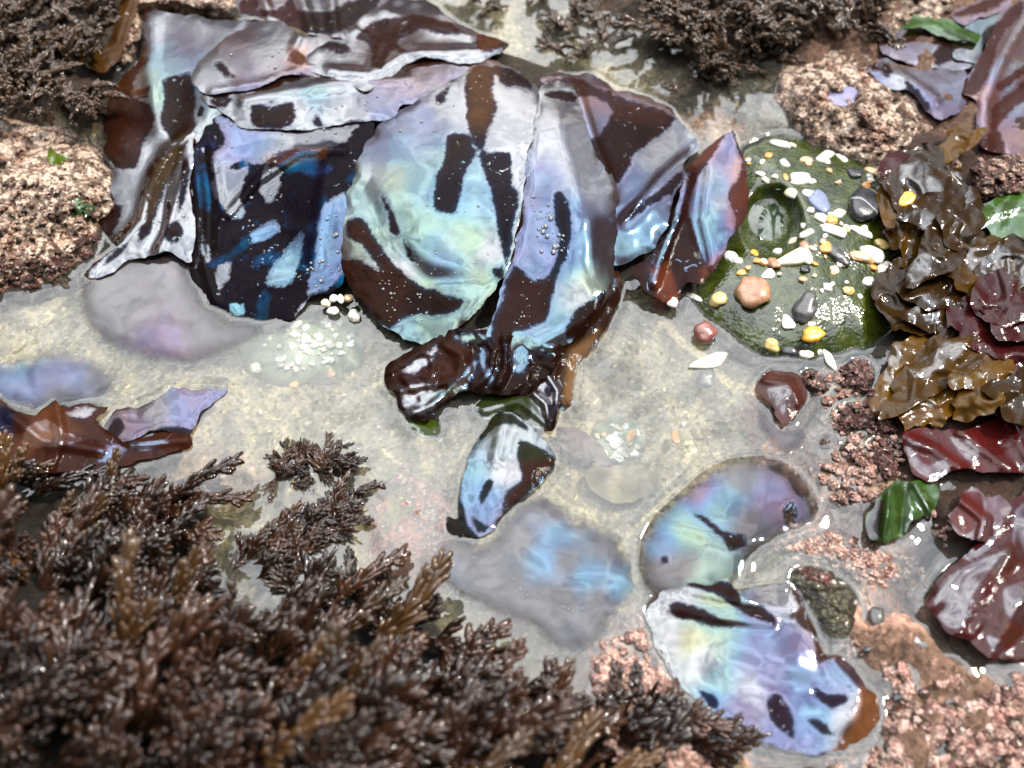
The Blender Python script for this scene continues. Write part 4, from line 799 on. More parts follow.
# wine red lumps at the water edge
for lab, pol, hh in (('wine red crusted lump directly below the green anemone', [(836, 372), (850, 360), (866, 358), (878, 370), (872, 390), (862, 396), (846, 392), (838, 384)], .014),
                     ('wine red crusted lump with a wet pale top beside the dark red lump', [(800, 376), (812, 368), (826, 372), (832, 386), (826, 396), (812, 396), (802, 388)], .010),
                     ('longest wine red crusted lump in the shallows right of the pool', [(832, 418), (846, 404), (872, 404), (896, 420), (904, 436), (884, 438), (862, 432), (844, 438), (834, 430)], .012),
                     ('wine red crusted lump with an olive side in the shallows', [(836, 446), (850, 440), (866, 450), (872, 464), (862, 474), (846, 466)], .010),
                     ('wine red crusted lump under the crimson seaweed sheet', [(868, 442), (884, 438), (900, 446), (904, 470), (890, 484), (874, 470)], .012),
                     ('round wine red crusted lump nearest the dark patched grey brown blade', [(826, 496), (838, 486), (856, 484), (862, 496), (854, 506), (838, 508)], .010),
                     ('tiny wine red crusted lump between the others and the water', [(818, 440), (826, 434), (834, 438), (832, 446), (822, 448)], .008)):
    rr, zz = rock('crusted_lump', lab, pol, hh, 7, M_REDROCK, -.004, .005, 2.2, 'rock', 'wine red lumps at the water edge', nsc=9.)
    nodules('crust_nodules', pol, 38, 1.2, 2.8, zz, M_CORAL if 'round' in lab else M_REDROCK, rr)
# pink coralline crusts
GZ = lambda a, b: gz(np.asarray(a, float), np.asarray(b, float))
for lab, pol, n, a, b in (('cluster of pink coralline knobs at the lower middle above the turf', [(582, 668), (586, 640), (612, 616), (640, 612), (660, 632), (662, 660), (690, 690), (722, 714), (712, 734), (680, 722), (640, 704), (600, 690)], 330, 2.5, 6),
                          ('pink and white coralline crust at the bottom right corner', [(820, 770), (860, 742), (884, 712), (900, 664), (930, 700), (980, 700), (1030, 670), (1030, 775), (820, 775)], 290, 2.2, 6.5),
                          ('narrow band of pink coralline knobs right of the violet blade', [(828, 646), (850, 640), (880, 650), (905, 690), (890, 720), (872, 690), (850, 664)], 150, 1.6, 4.2),
                          ('faint pink coralline crust under water right of the grey brown blade', [(770, 545), (800, 530), (840, 530), (880, 545), (900, 580), (870, 590), (830, 570), (790, 560)], 290, 2., 4.6),
                          ('pink coralline crust beside the dark green sea lettuce', [(905, 540), (930, 510), (955, 520), (950, 560), (930, 590), (905, 600), (890, 560)], 130, 1.8, 4.2),
                          ('pink coralline crust showing between turf fronds at the bottom edge', [(610, 740), (640, 720), (680, 740), (720, 770), (620, 775)], 120, 2.5, 5.5),
                          ('coppery coralline crust at the foot of the lilac pointed blade', [(165, 462), (190, 450), (200, 470), (222, 480), (240, 500), (200, 498), (170, 480)], 90, 1.6, 4),
                          ('pink coralline crust under thin water behind the fan at the top right', [(660, 80), (700, 72), (730, 90), (745, 128), (705, 120), (680, 100)], 120, 1.8, 4.2),
                          ('tan and pink crust along the top edge near the right corner', [(868, 20), (880, -10), (960, -10), (950, 10), (905, 30), (885, 50)], 200, 2, 5),
                          ('dark brown and wine crust mixed into the bottom right corner', [(800, 770), (850, 745), (870, 700), (905, 680), (960, 705), (1030, 690), (1030, 775), (800, 775)], 150, 2, 6),
                          ('tan crust mixed into the bottom right corner', [(830, 770), (870, 735), (905, 690), (960, 705), (1030, 680), (1030, 775), (830, 775)], 170, 2, 5),
                          ('pink crust between the dark lumps at the water edge below the olive heap', [(800, 372), (830, 362), (880, 366), (880, 430), (905, 440), (905, 490), (870, 510), (820, 508), (808, 470), (830, 440), (815, 410)], 290, 2, 4.6),
                          ('submerged pink coralline patch left of the blue patched blade', [(372, 500), (405, 470), (448, 480), (452, 540), (425, 566), (390, 560)], 160, 2, 4.5),
                          ('pink coralline crust in the foreground turf left of the bottom middle', [(365, 720), (400, 700), (420, 730), (400, 765), (370, 755)], 80, 2, 5)):
    nodules('coralline_crust', pol, n, a, b, (lambda zz: (lambda p, q: float(GZ(p, q)) + zz))(.012 if 'foreground' in lab or 'bottom edge' in lab else .001), M_TANROCK if 'tan' in lab else M_REDROCK if 'coppery' in lab or 'wine' in lab else M_CORAL, None, lab, 'coralline algae', 'pink coralline crusts', .55, .2)

# ------------------------------------------------------------------ anemones
AN = [(738, 150), (760, 138), (800, 132), (850, 148), (882, 164), (900, 190), (906, 230), (902, 290), (894, 330), (868, 350), (830, 358), (790, 361), (760, 356), (742, 346), (726, 330), (704, 318), (690, 300), (692, 280), (706, 255), (726, 228), (738, 190)]
HX, HY = 772, 222


def an_prof(x, y):
    d = np.sqrt(((x - HX) / 27.) ** 2 + ((y - HY) / 33.) ** 2)
    return -.018 * np.exp(-d ** 4 * .8) + .0035 * np.exp(-((d - 1.15) / .28) ** 2)


an, anz = rock('sea_anemone', 'big dark green sea anemone studded with stones and shell bits beside the pointed blade', AN, .027, 46, M_ANEM, -.004, .0014, 2.4, 'sea anemone', None, an_prof, .03, 30., 0.)
dv, df, do = tri_region([(HX + 2 + 16 * math.cos(a), HY + 4 + 21 * math.sin(a)) for a in np.linspace(0, 6.28, 14, False)], 2., 2.2, 4)
dd = np.hypot((dv[:, 0] - HX - 2) / 16, (dv[:, 1] - HY - 4) / 21)
v = P(dv[:, 0], dv[:, 1], float(anz(HX, HY)) + .0015 + .003 * np.clip(1 - dd ** 2, 0, 1) - .0022 * np.exp(-((dv[:, 0] - HX - 4) / 3.) ** 2) * (1 - dd) + .0009 * np.sin(np.arctan2(dv[:, 1] - HY, dv[:, 0] - HX) * 9) * np.clip(dd, 0, 1))
v2, f2 = solid(v, orient(v, df), .003)
mesh_obj('oral_disc', v2, f2, M_DISC, an)
s1, sz1 = rock('sea_anemone', 'pale submerged sea anemone covered in white grit under the dark indigo blade', [(240, 350), (252, 328), (280, 316), (315, 310), (345, 316), (364, 334), (362, 360), (340, 378), (305, 386), (270, 384), (248, 372)], .018, 18, M_SUBAN, -.024, .0012, 3, 'sea anemone', None, None, .02, 30., 0., False)
s2, sz2 = rock('sea_anemone', 'small submerged sea anemone ringed by white shell bits on the sand', [(588, 440), (596, 424), (616, 416), (636, 422), (646, 438), (638, 456), (618, 464), (598, 456)], .012, 12, M_SUBAN, -.026, .001, 3, 'sea anemone', None, None, .02, 30., 0., False)

# ------------------------------------------------------------------ stones and shells
MS = {'white': make_stone('white_shell', (.62, .60, .55), (.82, .81, .78)), 'cream': make_stone('cream_shell', (.5, .44, .3), (.74, .68, .52)),
      'grey': make_stone('grey_stone', (.07, .075, .08), (.17, .175, .18)), 'slate': make_stone('slate_blue_stone', (.10, .13, .22), (.17, .20, .31), 200, .35),
      'black': make_stone('black_stone', (.010, .010, .012), (.03, .03, .034), 200, .2), 'vein': make_stone('veined_black_stone', (.010, .010, .012), (.028, .028, .032), 200, .22, (.35, .36, .38)),
      'orange': make_stone('orange_stone', (.45, .17, .03), (.68, .36, .09)), 'tan': make_stone('tan_stone', (.38, .22, .11), (.58, .40, .24)),
      'brown': make_stone('brown_pebble', (.20, .085, .04), (.42, .24, .14), 160), 'yellow': make_stone('yellow_stone', (.38, .27, .07), (.58, .46, .18)),
      'amber': make_stone('amber_stone', (.55, .22, .01), (.72, .42, .04), 160, .15), 'maroon': make_stone('maroon_pebble', (.14, .035, .03), (.27, .10, .08), 130, .12, None, 1.),
      'pale': make_stone('pale_stone', (.40, .37, .31), (.66, .63, .56), 300), 'mussel': make_stone('mussel_stone', (.02, .02, .022), (.10, .095, .09), 200, .25)}
PROTO = {}


def stone(px, py, w, h, ang, mat, kind='pebble', zf=anz, label=None, cat=None, group=None, name=None, th=.5, lift=.25, seed=None):
    """px,py centre; w,h size in pixels; ang turn of the long side in the picture plane"""
    s = pxm(px, py); a = w * s / 2; b = h * s / 2 / .86; c = min(a, b) * th
    z = float(zf(px, py)) + c * lift
    sd = seed if seed is not None else int(px * 7 + py * 13)
    r = np.random.default_rng(sd)
    if kind == 'pebble':
        v, f = ICO3; v = v.copy()
        ph = r.uniform(0, 9, 3)
        k = 1 + .16 * np.sin(v[:, 0] * 2.3 + ph[0]) * np.cos(v[:, 1] * 2.1 + ph[1]) + .07 * np.sin(v[:, 1] * 5 + v[:, 2] * 4 + ph[2]) + .04 * np.sin(v[:, 0] * 9 + ph[1])
        v = np.sign(v) * np.abs(v) ** .96 * k[:, None] * [a, b, c]; smooth = True
    else:
        n = r.integers(5, 8); t = np.sort((np.arange(n) + r.uniform(-.3, .3, n)) / n * 2 * math.pi)
        rr = r.uniform(.82, 1.12, n); o = np.stack([np.cos(t) * rr * a, np.sin(t) * rr * b], -1)
        if kind == 'bar': o = np.array([(-a, -b), (-a * .1, -b * 1.1), (a, -b * .8), (a * .92, b * .9), (0, b), (-a, b * .8)])
        if kind == 'drop': o = np.array([(-a * .95, b * .5), (-a * .6, b), (a * .5, b * .95), (a * .9, b * .2), (a * .35, -b), (-a * .1, -b * .9)])
        o = smooth_closed(o, max(a, b) * .22)
        n = len(o); m = o.mean(0); rings = []
        for q, zz in ((.94, -c), (1., -c * .3), (.99, c * .3), (.93, c * .75), (.78, c)):
            rings.append(np.concatenate([m + (o - m) * q, np.full((n, 1), zz) + (.18 * c * np.sin(o[:, :1] / a * 2 + sd))], 1))
        v = np.concatenate(rings + [np.array([[*m, c * 1.05]])]); f = [tuple(reversed(range(n)))]
        for i in range(4):
            f += [(i * n + j, i * n + (j + 1) % n, (i + 1) * n + (j + 1) % n, (i + 1) * n + j) for j in range(n)]
        f += [(4 * n + j, 4 * n + (j + 1) % n, 5 * n) for j in range(n)]
        smooth = True
    # rest on the slope there
    e = 4.
    p0 = P(px, py, float(zf(px, py))); p1 = P(px + e, py, float(zf(px + e, py))); p2 = P(px, py - e, float(zf(px, py - e)))
    nrm = np.cross(p1 - p0, p2 - p0); nrm /= np.linalg.norm(nrm); nrm = nrm * .6 + np.array([0, 0, .4]); nrm += r.uniform(-.12, .12, 3)
    q = Vector(nrm).to_track_quat('Z', 'Y').to_matrix().to_4x4()
    M = q @ Matrix.Rotation(R(ang), 4, 'Z')
    ob = mesh_obj(name or ('pebble' if kind == 'pebble' else 'shell_fragment'), v, f, MS[mat], origin=(0, 0, 0), smooth=smooth)
    ob.matrix_world = Matrix.Translation(P(px, py, z)) @ M
    return tag(ob, label, cat or ('pebble' if kind == 'pebble' else 'shell'), group)


GA = 'stones and shell bits on the green anemone'
zz2 = lambda X, Y: (690 + X * .2345, 120 + Y * .2345)
LIST = [
    (385, 103, 80, 38, -8, 'white', 'shard', 'white flat shell bit at the top rim of the green anemone'),
    (575, 155, 34, 80, 25, 'white', 'bar', 'upright white shell sliver near the top of the green anemone'),
    (628, 142, 120, 24, -24, 'white', 'bar', 'long thin white shell sliver pointing to the upper right rock'),
    (530, 76, 76, 72, 10, 'grey', 'pebble', 'grey rounded stone at the top rim of the green anemone'),
    (468, 252, 82, 60, 12, 'white', 'shard', 'large bright white four sided shell right of the anemone opening'),
    (555, 350, 132, 74, -12, 'slate', 'shard', 'flat slate blue stone chip in the middle of the green anemone'),
    (748, 360, 205, 112, -32, 'vein', 'pebble', 'large black oval pebble with thin white veins on the green anemone'),
    (712, 228, 76, 66, -30, 'vein', 'shard', 'small angular black stone above the large black pebble'),
    (768, 250, 52, 24, -30, 'white', 'shard', 'white chip tucked behind the small angular black stone'),
    (840, 360, 52, 72, 15, 'white', 'shard', 'white shell piece sticking out under the right end of the large black pebble'),
    (430, 312, 62, 36, 28, 'cream', 'shard', 'cream shell bit between the opening and the slate blue chip'),
    (508, 315, 58, 36, 20, 'white', 'shard', 'white shell bit touching the upper left of the slate blue chip'),
    (635, 398, 62, 36, -8, 'cream', 'shard', 'cream shell bit touching the lower right of the slate blue chip'),
    (560, 420, 56, 38, -10, 'white', 'pebble', 'milky white pebble under the slate blue chip'),
    (602, 428, 46, 42, 0, 'orange', 'pebble', 'orange pebble under the slate blue chip'),
    (614, 472, 84, 40, 10, 'white', 'bar', 'white brick shaped shell piece below the slate blue chip'),
    (668, 460, 30, 36, 20, 'white', 'shard', 'small white chip at the end of the brick shaped shell piece'),
    (733, 478, 42, 96, 5, 'white', 'shard', 'white almond shaped shell below the large black pebble'),
    (858, 490, 52, 52, 20, 'white', 'drop', 'white notched shell near the olive seaweed heap'),
    (580, 548, 52, 60, 10, 'orange', 'shard', 'bright orange angular stone in the lower middle of the green anemone'),
    (437, 590, 76, 116, 12, 'cream', 'drop', 'cream triangular shell below the anemone opening'),
    (487, 540, 42, 36, 0, 'brown', 'pebble', 'orange brown pebble right of the cream triangular shell'),
    (496, 484, 76, 34, 5, 'pale', 'shard', 'pale flat chip right of the anemone opening, lower side'),
    (438, 518, 42, 36, 20, 'cream', 'shard', 'cream chip just under the anemone opening'),
    (628, 572, 52, 96, -22, 'mussel', 'pebble', 'dark striped pebble between the orange stones'),
    (728, 585, 50, 90, -6, 'tan', 'pebble', 'tan orange tall pebble next to the knobbly white shell'),
    (783, 575, 72, 82, -15, 'white', 'pebble', 'knobbly white shell beside the tan orange pebble'),
    (655, 610, 52, 30, 12, 'cream', 'shard', 'flat cream chip below the dark striped pebble'),
    (616, 638, 42, 28, 0, 'cream', 'pebble', 'smallest cream pebble below the dark striped pebble'),
    (500, 592, 42, 42, 0, 'pale', 'pebble', 'round grey white pebble right of the cream triangular shell'),
    (491, 635, 36, 34, 0, 'black', 'pebble', 'round black pebble at the tip of the cream triangular shell'),
    (358, 612, 48, 54, -30, 'brown', 'pebble', 'brown pebble left of the cream triangular shell'),
    (330, 660, 50, 46, 0, 'white', 'drop', 'white heart shaped chip above the large brown pebble'),
    (176, 585, 46, 62, -20, 'white', 'pebble', 'white oval pebble touching the pointed kelp blade'),
    (203, 600, 36, 36, 0, 'pale', 'pebble', 'grey white pebble beside the white oval pebble'),
    (275, 567, 32, 30, 0, 'amber', 'pebble', 'small amber pebble below the anemone opening'),
    (286, 600, 28, 26, 0, 'orange', 'pebble', 'small orange pebble under the small amber pebble'),
    (315, 605, 28, 32, 0, 'white', 'pebble', 'small bluish white pebble beside the small orange pebble'),
    (372, 560, 36, 30, 0, 'white', 'pebble', 'white pebble directly below the rim of the opening'),
    (842, 642, 86, 96, 25, 'pale', 'shard', 'grey white irregular shell at the lower right of the green anemone'),
    (895, 675, 18, 54, 0, 'cream', 'bar', 'thin upright cream sliver beside the grey white irregular shell'),
    (335, 152, 36, 24, 0, 'orange', 'pebble', 'orange pebble at the upper left of the green anemone'),
    (495, 172, 50, 32, -8, 'tan', 'pebble', 'tan pebble near the upright white sliver'),
    (752, 280, 36, 34, -30, 'orange', 'shard', 'orange chip between the two black stones'),
    (408, 245, 36, 20, 0, 'orange', 'pebble', 'orange chip left of the large bright white shell'),
    (300, 230, 26, 32, 0, 'pale', 'pebble', 'pale pebble above the anemone opening'),
    (820, 530, 48, 50, 0, 'yellow', 'pebble', 'yellowish grey pebble above the knobbly white shell'),
    (820, 300, 52, 36, -20, 'grey', 'pebble', 'grey pebble right of the orange chip'),
    (775, 220, 56, 34, -10, 'tan', 'pebble', 'tan pebble by the red seaweed scrap'),
]
for (X, Y, w, h, a, m, k, lab) in LIST:
    x, y = zz2(X, Y)
    stone(x, y, w * .2345 * 1.14, h * .2345 * 1.14, a, m, k, anz, lab, group=GA, th=.5 if k == 'pebble' else .28)
LOW = [
    (752.5, 292.5, 37, 28, 22, 'brown', 'pebble', anz, 'large reddish brown rounded pebble on the lower left of the green anemone'),
    (719, 299, 15, 16, 0, 'yellow', 'pebble', anz, 'yellow green pebble left of the large reddish brown pebble'),
    (805, 308, 22, 34, 35, 'mussel', 'pebble', anz, 'dark grey mussel shaped pebble low on the green anemone'),
    (787, 323, 20, 11, -14, 'white', 'drop', anz, 'white shell left of the amber yellow stone'),
    (813, 335, 23, 14, 0, 'amber', 'pebble', anz, 'glossy amber yellow stone near the lower rim of the green anemone'),
    (772, 346, 16, 13, -10, 'yellow', 'pebble', anz, 'yellow grey pebble at the lower rim of the green anemone'),
    (788, 353, 19, 13, 5, 'black', 'pebble', anz, 'black pebble at the lower rim of the green anemone'),
    (820, 353, 6, 8, 0, 'white', 'shard', anz, 'tiny white chip at the lower rim beside the mussel fragment'),
    (705, 333, 26, 20, -15, 'maroon', 'pebble', lambda a, b: .004 + 0 * a, 'wet maroon pebble at the left foot of the green anemone'),
    (710, 362.5, 50, 13, -8, 'pale', 'drop', lambda a, b: .0005 + 0 * a, 'long white shell lying flat at the water surface'),
    (694, 297, 7, 22, -5, 'white', 'shard', anz, 'thin upright white shell beside the tip of the pointed blade'),
    (672, 302, 15, 10, 12, 'white', 'shard', lambda a, b: .0095 + 0 * a, 'white chip stuck on the lower tip of the pointed blade'),
    (848, 291, 11, 11, 0, 'yellow', 'pebble', anz, 'yellow pebble alone on the right of the green anemone'),
    (806, 355, 15, 10, 0, 'pale', 'pebble', anz, 'pale stone at the lower rim between black pebble and mussel fragment'),
    (830, 360, 28, 9, -5, 'pale', 'shard', lambda a, b: .002 + 0 * a, 'pale flat shell lying under the mussel fragment'),
    (707, 379, 19, 20, 0, 'mussel', 'pebble', lambda a, b: -.008 + 0 * a, 'dark olive blob added under water as the shadow of the long white shell'),  # added dark stone standing in for the shadow of the white shell
    (868, 282, 16, 12, 30, 'white', 'shard', anz, 'white shell bit at the far right of the green anemone'),
    (877, 617, 23, 14, -25, 'mussel', 'pebble', lambda a, b: GZ(a, b) + .002, 'larger black pebble in the shallows right of the olive boulder'),
    (883, 636, 18, 13, -25, 'black', 'pebble', lambda a, b: GZ(a, b) + .002, 'smaller black pebble in the shallows right of the olive boulder'),
    (897, 642, 7, 6, 0, 'black', 'pebble', lambda a, b: GZ(a, b) + .002, 'tiny black pebble beside the smaller black pebble'),
    (914, 639, 25, 22, -30, 'grey', 'pebble', lambda a, b: GZ(a, b) + .001, 'grey pebble under water left of the striped red blade'),
    (867, 650, 8, 6, 0, 'black', 'pebble', lambda a, b: GZ(a, b) + .004, 'tiny black pebble in the pink band'),
    (897, 698, 9, 8, 0, 'black', 'pebble', lambda a, b: GZ(a, b) + .006, 'tiny black pebble near the bottom right corner'),
    (676, 438, 10, 15, -20, 'orange', 'shard', lambda a, b: -.02 + 0 * a, 'orange chip lying alone on the pool sand'),
    (631, 436, 9, 16, 0, 'orange', 'shard', lambda a, b: -.016 + 0 * a, 'orange shell bit on the small submerged anemone'),
    (334, 298, 9, 10, 0, 'white', 'shard', lambda a, b: .007 + 0 * a, 'white chip leftmost of the gravel beside the round pearly blade'),
    (341, 299, 8, 9, 0, 'white', 'shard', lambda a, b: .008 + 0 * a, 'white chip uppermost of the gravel beside the round pearly blade'),
    (349, 298, 10, 8, 0, 'tan', 'pebble', lambda a, b: .009 + 0 * a, 'tan pebble in the gravel beside the round pearly blade'),
    (333, 311, 13, 10, 0, 'white', 'shard', lambda a, b: .003 + 0 * a, 'largest white chip of the gravel beside the round pearly blade'),
    (326, 303, 9, 8, 0, 'cream', 'pebble', lambda a, b: .005 + 0 * a, 'cream pebble in the gravel beside the round pearly blade'),
    (354, 316, 13, 12, 0, 'pale', 'pebble', lambda a, b: .001 + 0 * a, 'olive rimmed pale pebble at the waterline by the round pearly blade'),
    (256, 368, 15, 10, 0, 'pale', 'pebble', lambda a, b: -.012 + 0 * a, 'grey pebble on the lower left of the pale submerged anemone'),
    (331, 374, 11, 10, 0, 'tan', 'pebble', lambda a, b: -.012 + 0 * a, 'tan pebble on the lower right of the pale submerged anemone'),
    (294, 385, 9, 8, 0, 'orange', 'pebble', lambda a, b: -.014 + 0 * a, 'orange pebble under the pale submerged anemone'),
    (950, 164, 9, 18, 20, 'cream', 'shard', rz7, 'pale shell chip above the olive heap near the brown rock'),
    (937, 156, 16, 14, 0, 'grey', 'pebble', rz7, 'grey stone on the tan gritty ledge'),
    (918, 157, 14, 10, 0, 'black', 'pebble', rz7, 'black wet stone on the tan gritty ledge'),
    (906, 200, 16, 22, -10, 'amber', 'shard', lambda a, b: .024 + 0 * a, 'orange yellow shell piece at the left end of the olive heap'),
]
for (x, y, w, h, a, m, k, zf, lab) in LOW:
    stone(x, y, w, h, a, m, k, zf, lab, th=.6 if k == 'pebble' else .28, group=GA if zf is anz else None)
# crumbs
AN_IN = [(748, 160), (800, 142), (850, 158), (890, 190), (895, 240), (890, 290), (860, 320), (800, 280), (760, 285), (730, 280), (735, 262), (800, 250), (806, 200), (790, 180), (755, 185)]
protos = {m: stone(AN_IN[0][0], AN_IN[0][1], 6, 5, 0, m, 'shard', anz, 'tiny shell crumb stuck among the larger stones on the green anemone', group='tiny crumbs on the green anemone', name='shell_crumb', th=.4, seed=k) for k, m in enumerate(('white', 'cream', 'tan', 'orange', 'pale'))}


def scatter(poly, n, zf, mats, label, group, s0=.6, s1=1.4, name='shell_crumb', cat='shell'):
    for (a, b) in sample(poly, n):
        m = mats[RNG.integers(len(mats))]
        o = protos[m].copy(); COL.objects.link(o)
        o.location = P(a, b, float(zf(a, b)) + .0006); o.rotation_euler = (RNG.uniform(-.3, .3), RNG.uniform(-.3, .3), RNG.uniform(0, 6.28))
        k = RNG.uniform(s0, s1) * pxm(a, b) / pxm(748, 160); o.scale = (k * RNG.uniform(.7, 1.5), k, k)
        tag(o, label, cat, group); o.name = name


scatter(AN_IN, 60, anz, ('white', 'cream', 'tan', 'pale', 'orange'), 'tiny shell crumb stuck among the larger stones on the green anemone', 'tiny crumbs on the green anemone')
scatter([(262, 345), (280, 326), (320, 316), (350, 326), (352, 348), (325, 366), (285, 372)], 70, sz1, ('white', 'cream', 'white', 'pale'), 'tiny white grit piece on the pale submerged anemone', 'grit on the pale submerged anemone', .5, 1.5)
scatter([(594, 440), (600, 428), (620, 420), (640, 432), (640, 452), (618, 462), (600, 456)], 32, sz2, ('white', 'cream', 'white', 'pale', 'tan'), 'tiny white shell bit on the small submerged anemone', 'shell bits on the small submerged anemone', .7, 1.7)
scatter([(170, 372), (240, 400), (380, 420), (380, 470), (560, 440), (740, 400), (740, 440), (640, 480), (560, 480), (400, 470), (220, 440)], 26, lambda a, b: GZ(a, b) + .002, ('white', 'cream', 'tan'), 'tiny pale shell bit lying on the pool sand', 'loose shell bits on the pool sand', .4, 1.)

# ------------------------------------------------------------------ turf weed


def tube(V, Fa, pts, radii, n=5):
    pts = np.asarray(pts); off = len(V)
    for i, p in enumerate(pts):
        d = pts[min(i + 1, len(pts) - 1)] - pts[max(i - 1, 0)]; d = d / (np.linalg.norm(d) + 1e-12)
        u = np.cross(d, (0.3, .2, 1)); u /= np.linalg.norm(u); w = np.cross(d, u)
        for k in range(n):
            t = 2 * math.pi * k / n; V.append(p + radii[i] * (math.cos(t) * u + math.sin(t) * w))
    m = len(pts)
    for i in range(m - 1):
        for k in range(n):
            Fa.append((off + i * n + k, off + i * n + (k + 1) % n, off + (i + 1) * n + (k + 1) % n, off + (i + 1) * n + k))
    V.append(pts[-1] + (pts[-1] - pts[-2]) * .25); e = len(V) - 1
    for k in range(n): Fa.append((off + (m - 1) * n + k, off + (m - 1) * n + (k + 1) % n, e))


def frond_mesh(seed, mat, L=.055, nodes=13, fingers=3, flen=.017, fr=.0015, spread=.42, flat_=.5):
    r = np.random.default_rng(seed); V = []; Fa = []
    axp = []; p = np.zeros(3); el = r.uniform(.35, .75); az = 0
    for i in range(nodes + 1):
        axp.append(p.copy()); el -= r.uniform(.03, .10); az += r.normal(0, .17)
        p = p + L / nodes * np.array([math.cos(el) * math.cos(az), math.cos(el) * math.sin(az), math.sin(el)])
    axp = np.array(axp); tube(V, Fa, axp, np.linspace(fr * 1.2, fr * .8, nodes + 1))
    for i in range(1, nodes + 1):
        t = i / nodes; d = axp[i] - axp[i - 1]; d /= np.linalg.norm(d)
        side = np.cross(d, (0, 0, 1)); side /= np.linalg.norm(side); up = np.cross(side, d)
        for sgn in (-1, 1):
            if i == nodes and sgn == 1: a0 = d
            else:
                ph = r.uniform(-.9, .9); a0 = d + spread * (sgn * math.cos(ph) * side + math.sin(ph) * up * flat_); a0 /= np.linalg.norm(a0)
            bl = flen * r.uniform(.5, 1.1) * (1.15 - .5 * t)
            q0 = axp[i]; q1 = q0 + a0 * bl * .5
            for k in range(fingers):
                a1 = a0 + r.normal(0, .17, 3) + d * .25; a1 /= np.linalg.norm(a1)
                s = q0 + (q1 - q0) * r.uniform(0, 1); l = bl * r.uniform(.5, 1.05)
                mid = s + a1 * l * .5; a2 = a1 + d * .2 + np.array([0, 0, -.1]) + r.normal(0, .16, 3); a2 /= np.linalg.norm(a2)
                end = mid + a2 * l * .5
                w = fr * r.uniform(.75, 1.2)
                tube(V, Fa, [s, (s + mid) / 2, mid, (mid + end) / 2, end], [w * .7, w, w * 1.15, w * 1.1, w * .8])
    me = bpy.data.meshes.new('turf_frond'); me.from_pydata([tuple(v) for v in V], [], Fa); me.polygons.foreach_set('use_smooth', [True] * len(me.polygons)); me.materials.append(mat); me.update()
    return me


FR = [frond_mesh(100 + i, M_TURF, nodes=10 + i % 3, L=.042 + .004 * i) for i in range(3)]
FR += [frond_mesh(120 + i, M_TURF, nodes=6, L=.020 + .004 * i, fingers=6, flen=.023, fr=.0014, spread=.55, flat_=.9) for i in range(3)]
FR += [frond_mesh(140 + i, M_TURF, nodes=9, L=.034, fingers=5, flen=.014, fr=.0016, spread=.8, flat_=.9) for i in range(2)]
FG_ = [frond_mesh(200 + i, M_TURF3, nodes=10, L=.048) for i in range(2)]
FD = [frond_mesh(300 + i, M_TURF2, L=.036, nodes=11, fingers=4, flen=.012, fr=.0014, spread=.7, flat_=.7) for i in range(4)]


EXCL = [[(218, 590), (240, 566), (264, 590), (268, 630), (250, 650), (226, 640)], [(376, 668), (410, 658), (452, 664), (450, 684), (400, 690)]]


def turf(poly, n, meshes, zf, az, daz, s0, s1, tilt, label, group, zoff=0.):
    for (a, b) in sample(poly, n):
        if any(float(sdp(a, b, e)) > 0 for e in EXCL) or any(float(sdp(a + 20, b - 14, e)) > 0 for e in EXCL): continue
        o = bpy.data.objects.new('turf_frond', meshes[RNG.integers(len(meshes))]); COL.objects.link(o)
        o.location = P(a, b, float(zf(a, b)) + zoff)
        o.rotation_euler = (RNG.uniform(-.5, .5), -R(RNG.uniform(*tilt)), R(az + RNG.normal() * daz))
        k = RNG.uniform(s0, s1); o.scale = (k, k, k)
        tag(o, label, 'seaweed', group)


GT = 'brown turf fronds in the foreground mass'
FGF = [(-40, 465), (20, 465), (80, 492), (160, 508), (190, 525), (160, 570), (200, 630), (300, 640), (350, 622), (390, 635), (430, 668), (470, 700), (500, 735), (560, 760), (620, 780), (620, 810), (-40, 810)]
turf(FGF, 135, FR + FG_[:1], GZ, 30, 27, .9, 1.4, (-4, 24), 'brown feathery turf frond in the blurred foreground mass', GT)
turf([(-30, 600), (150, 620), (300, 690), (420, 760), (430, 800), (-30, 800)], 42, FR + FG_, GZ, 36, 35, .95, 1.45, (5, 40), 'brown feathery turf frond in the blurred foreground mass', GT, .006)
turf([(-20, 470), (60, 470), (130, 520), (120, 600), (-20, 620)], 18, FG_ + FR[:2], GZ, 30, 40, .7, 1.1, (10, 45), 'brown feathery turf frond in the blurred foreground mass', GT, .004)
turf([(60, 520), (140, 516), (190, 528), (165, 575), (190, 625), (120, 640), (60, 600)], 26, FR, GZ, 35, 40, .8, 1.15, (0, 35), 'brown feathery turf frond in the blurred foreground mass', GT, .003)
for (a, b, az, k) in ((170, 512, 10, 1.0), (395, 628, 10, 1.1), (330, 610, 40, 1.1), (430, 640, -5, 1.2), (470, 660, -20, 1.2), (500, 690, -40, 1.1), (520, 700, -60, 1.0), (350, 620, 25, 1.2), (300, 615, 35, 1.1), (640, 728, 75, .8), (625, 726, 95, .7), (655, 735, 20, 1.1), (560, 740, 10, 1.1), (600, 745, 5, 1.2), (680, 745, -15, 1.0), (700, 760, -10, 1.0), (540, 720, 30, 1.0), (270, 650, 30, 1.1), (300, 655, 50, 1.1), (410, 700, 10, 1.1), (440, 690, 25, 1.1), (520, 730, 0, 1.), (480, 720, 40, 1.1), (375, 690, 60, 1.)):
    o = bpy.data.objects.new('turf_frond', FR[int(a) % 8]); COL.objects.link(o); o.location = P(a, b, float(GZ(a, b)) + .004); o.rotation_euler = (0, -R(8), R(az)); o.scale = (k, k, k)
    tag(o, 'brown turf frond reaching out over the pool edge from the foreground mass', 'seaweed', 'turf fronds at the edge of the foreground mass')
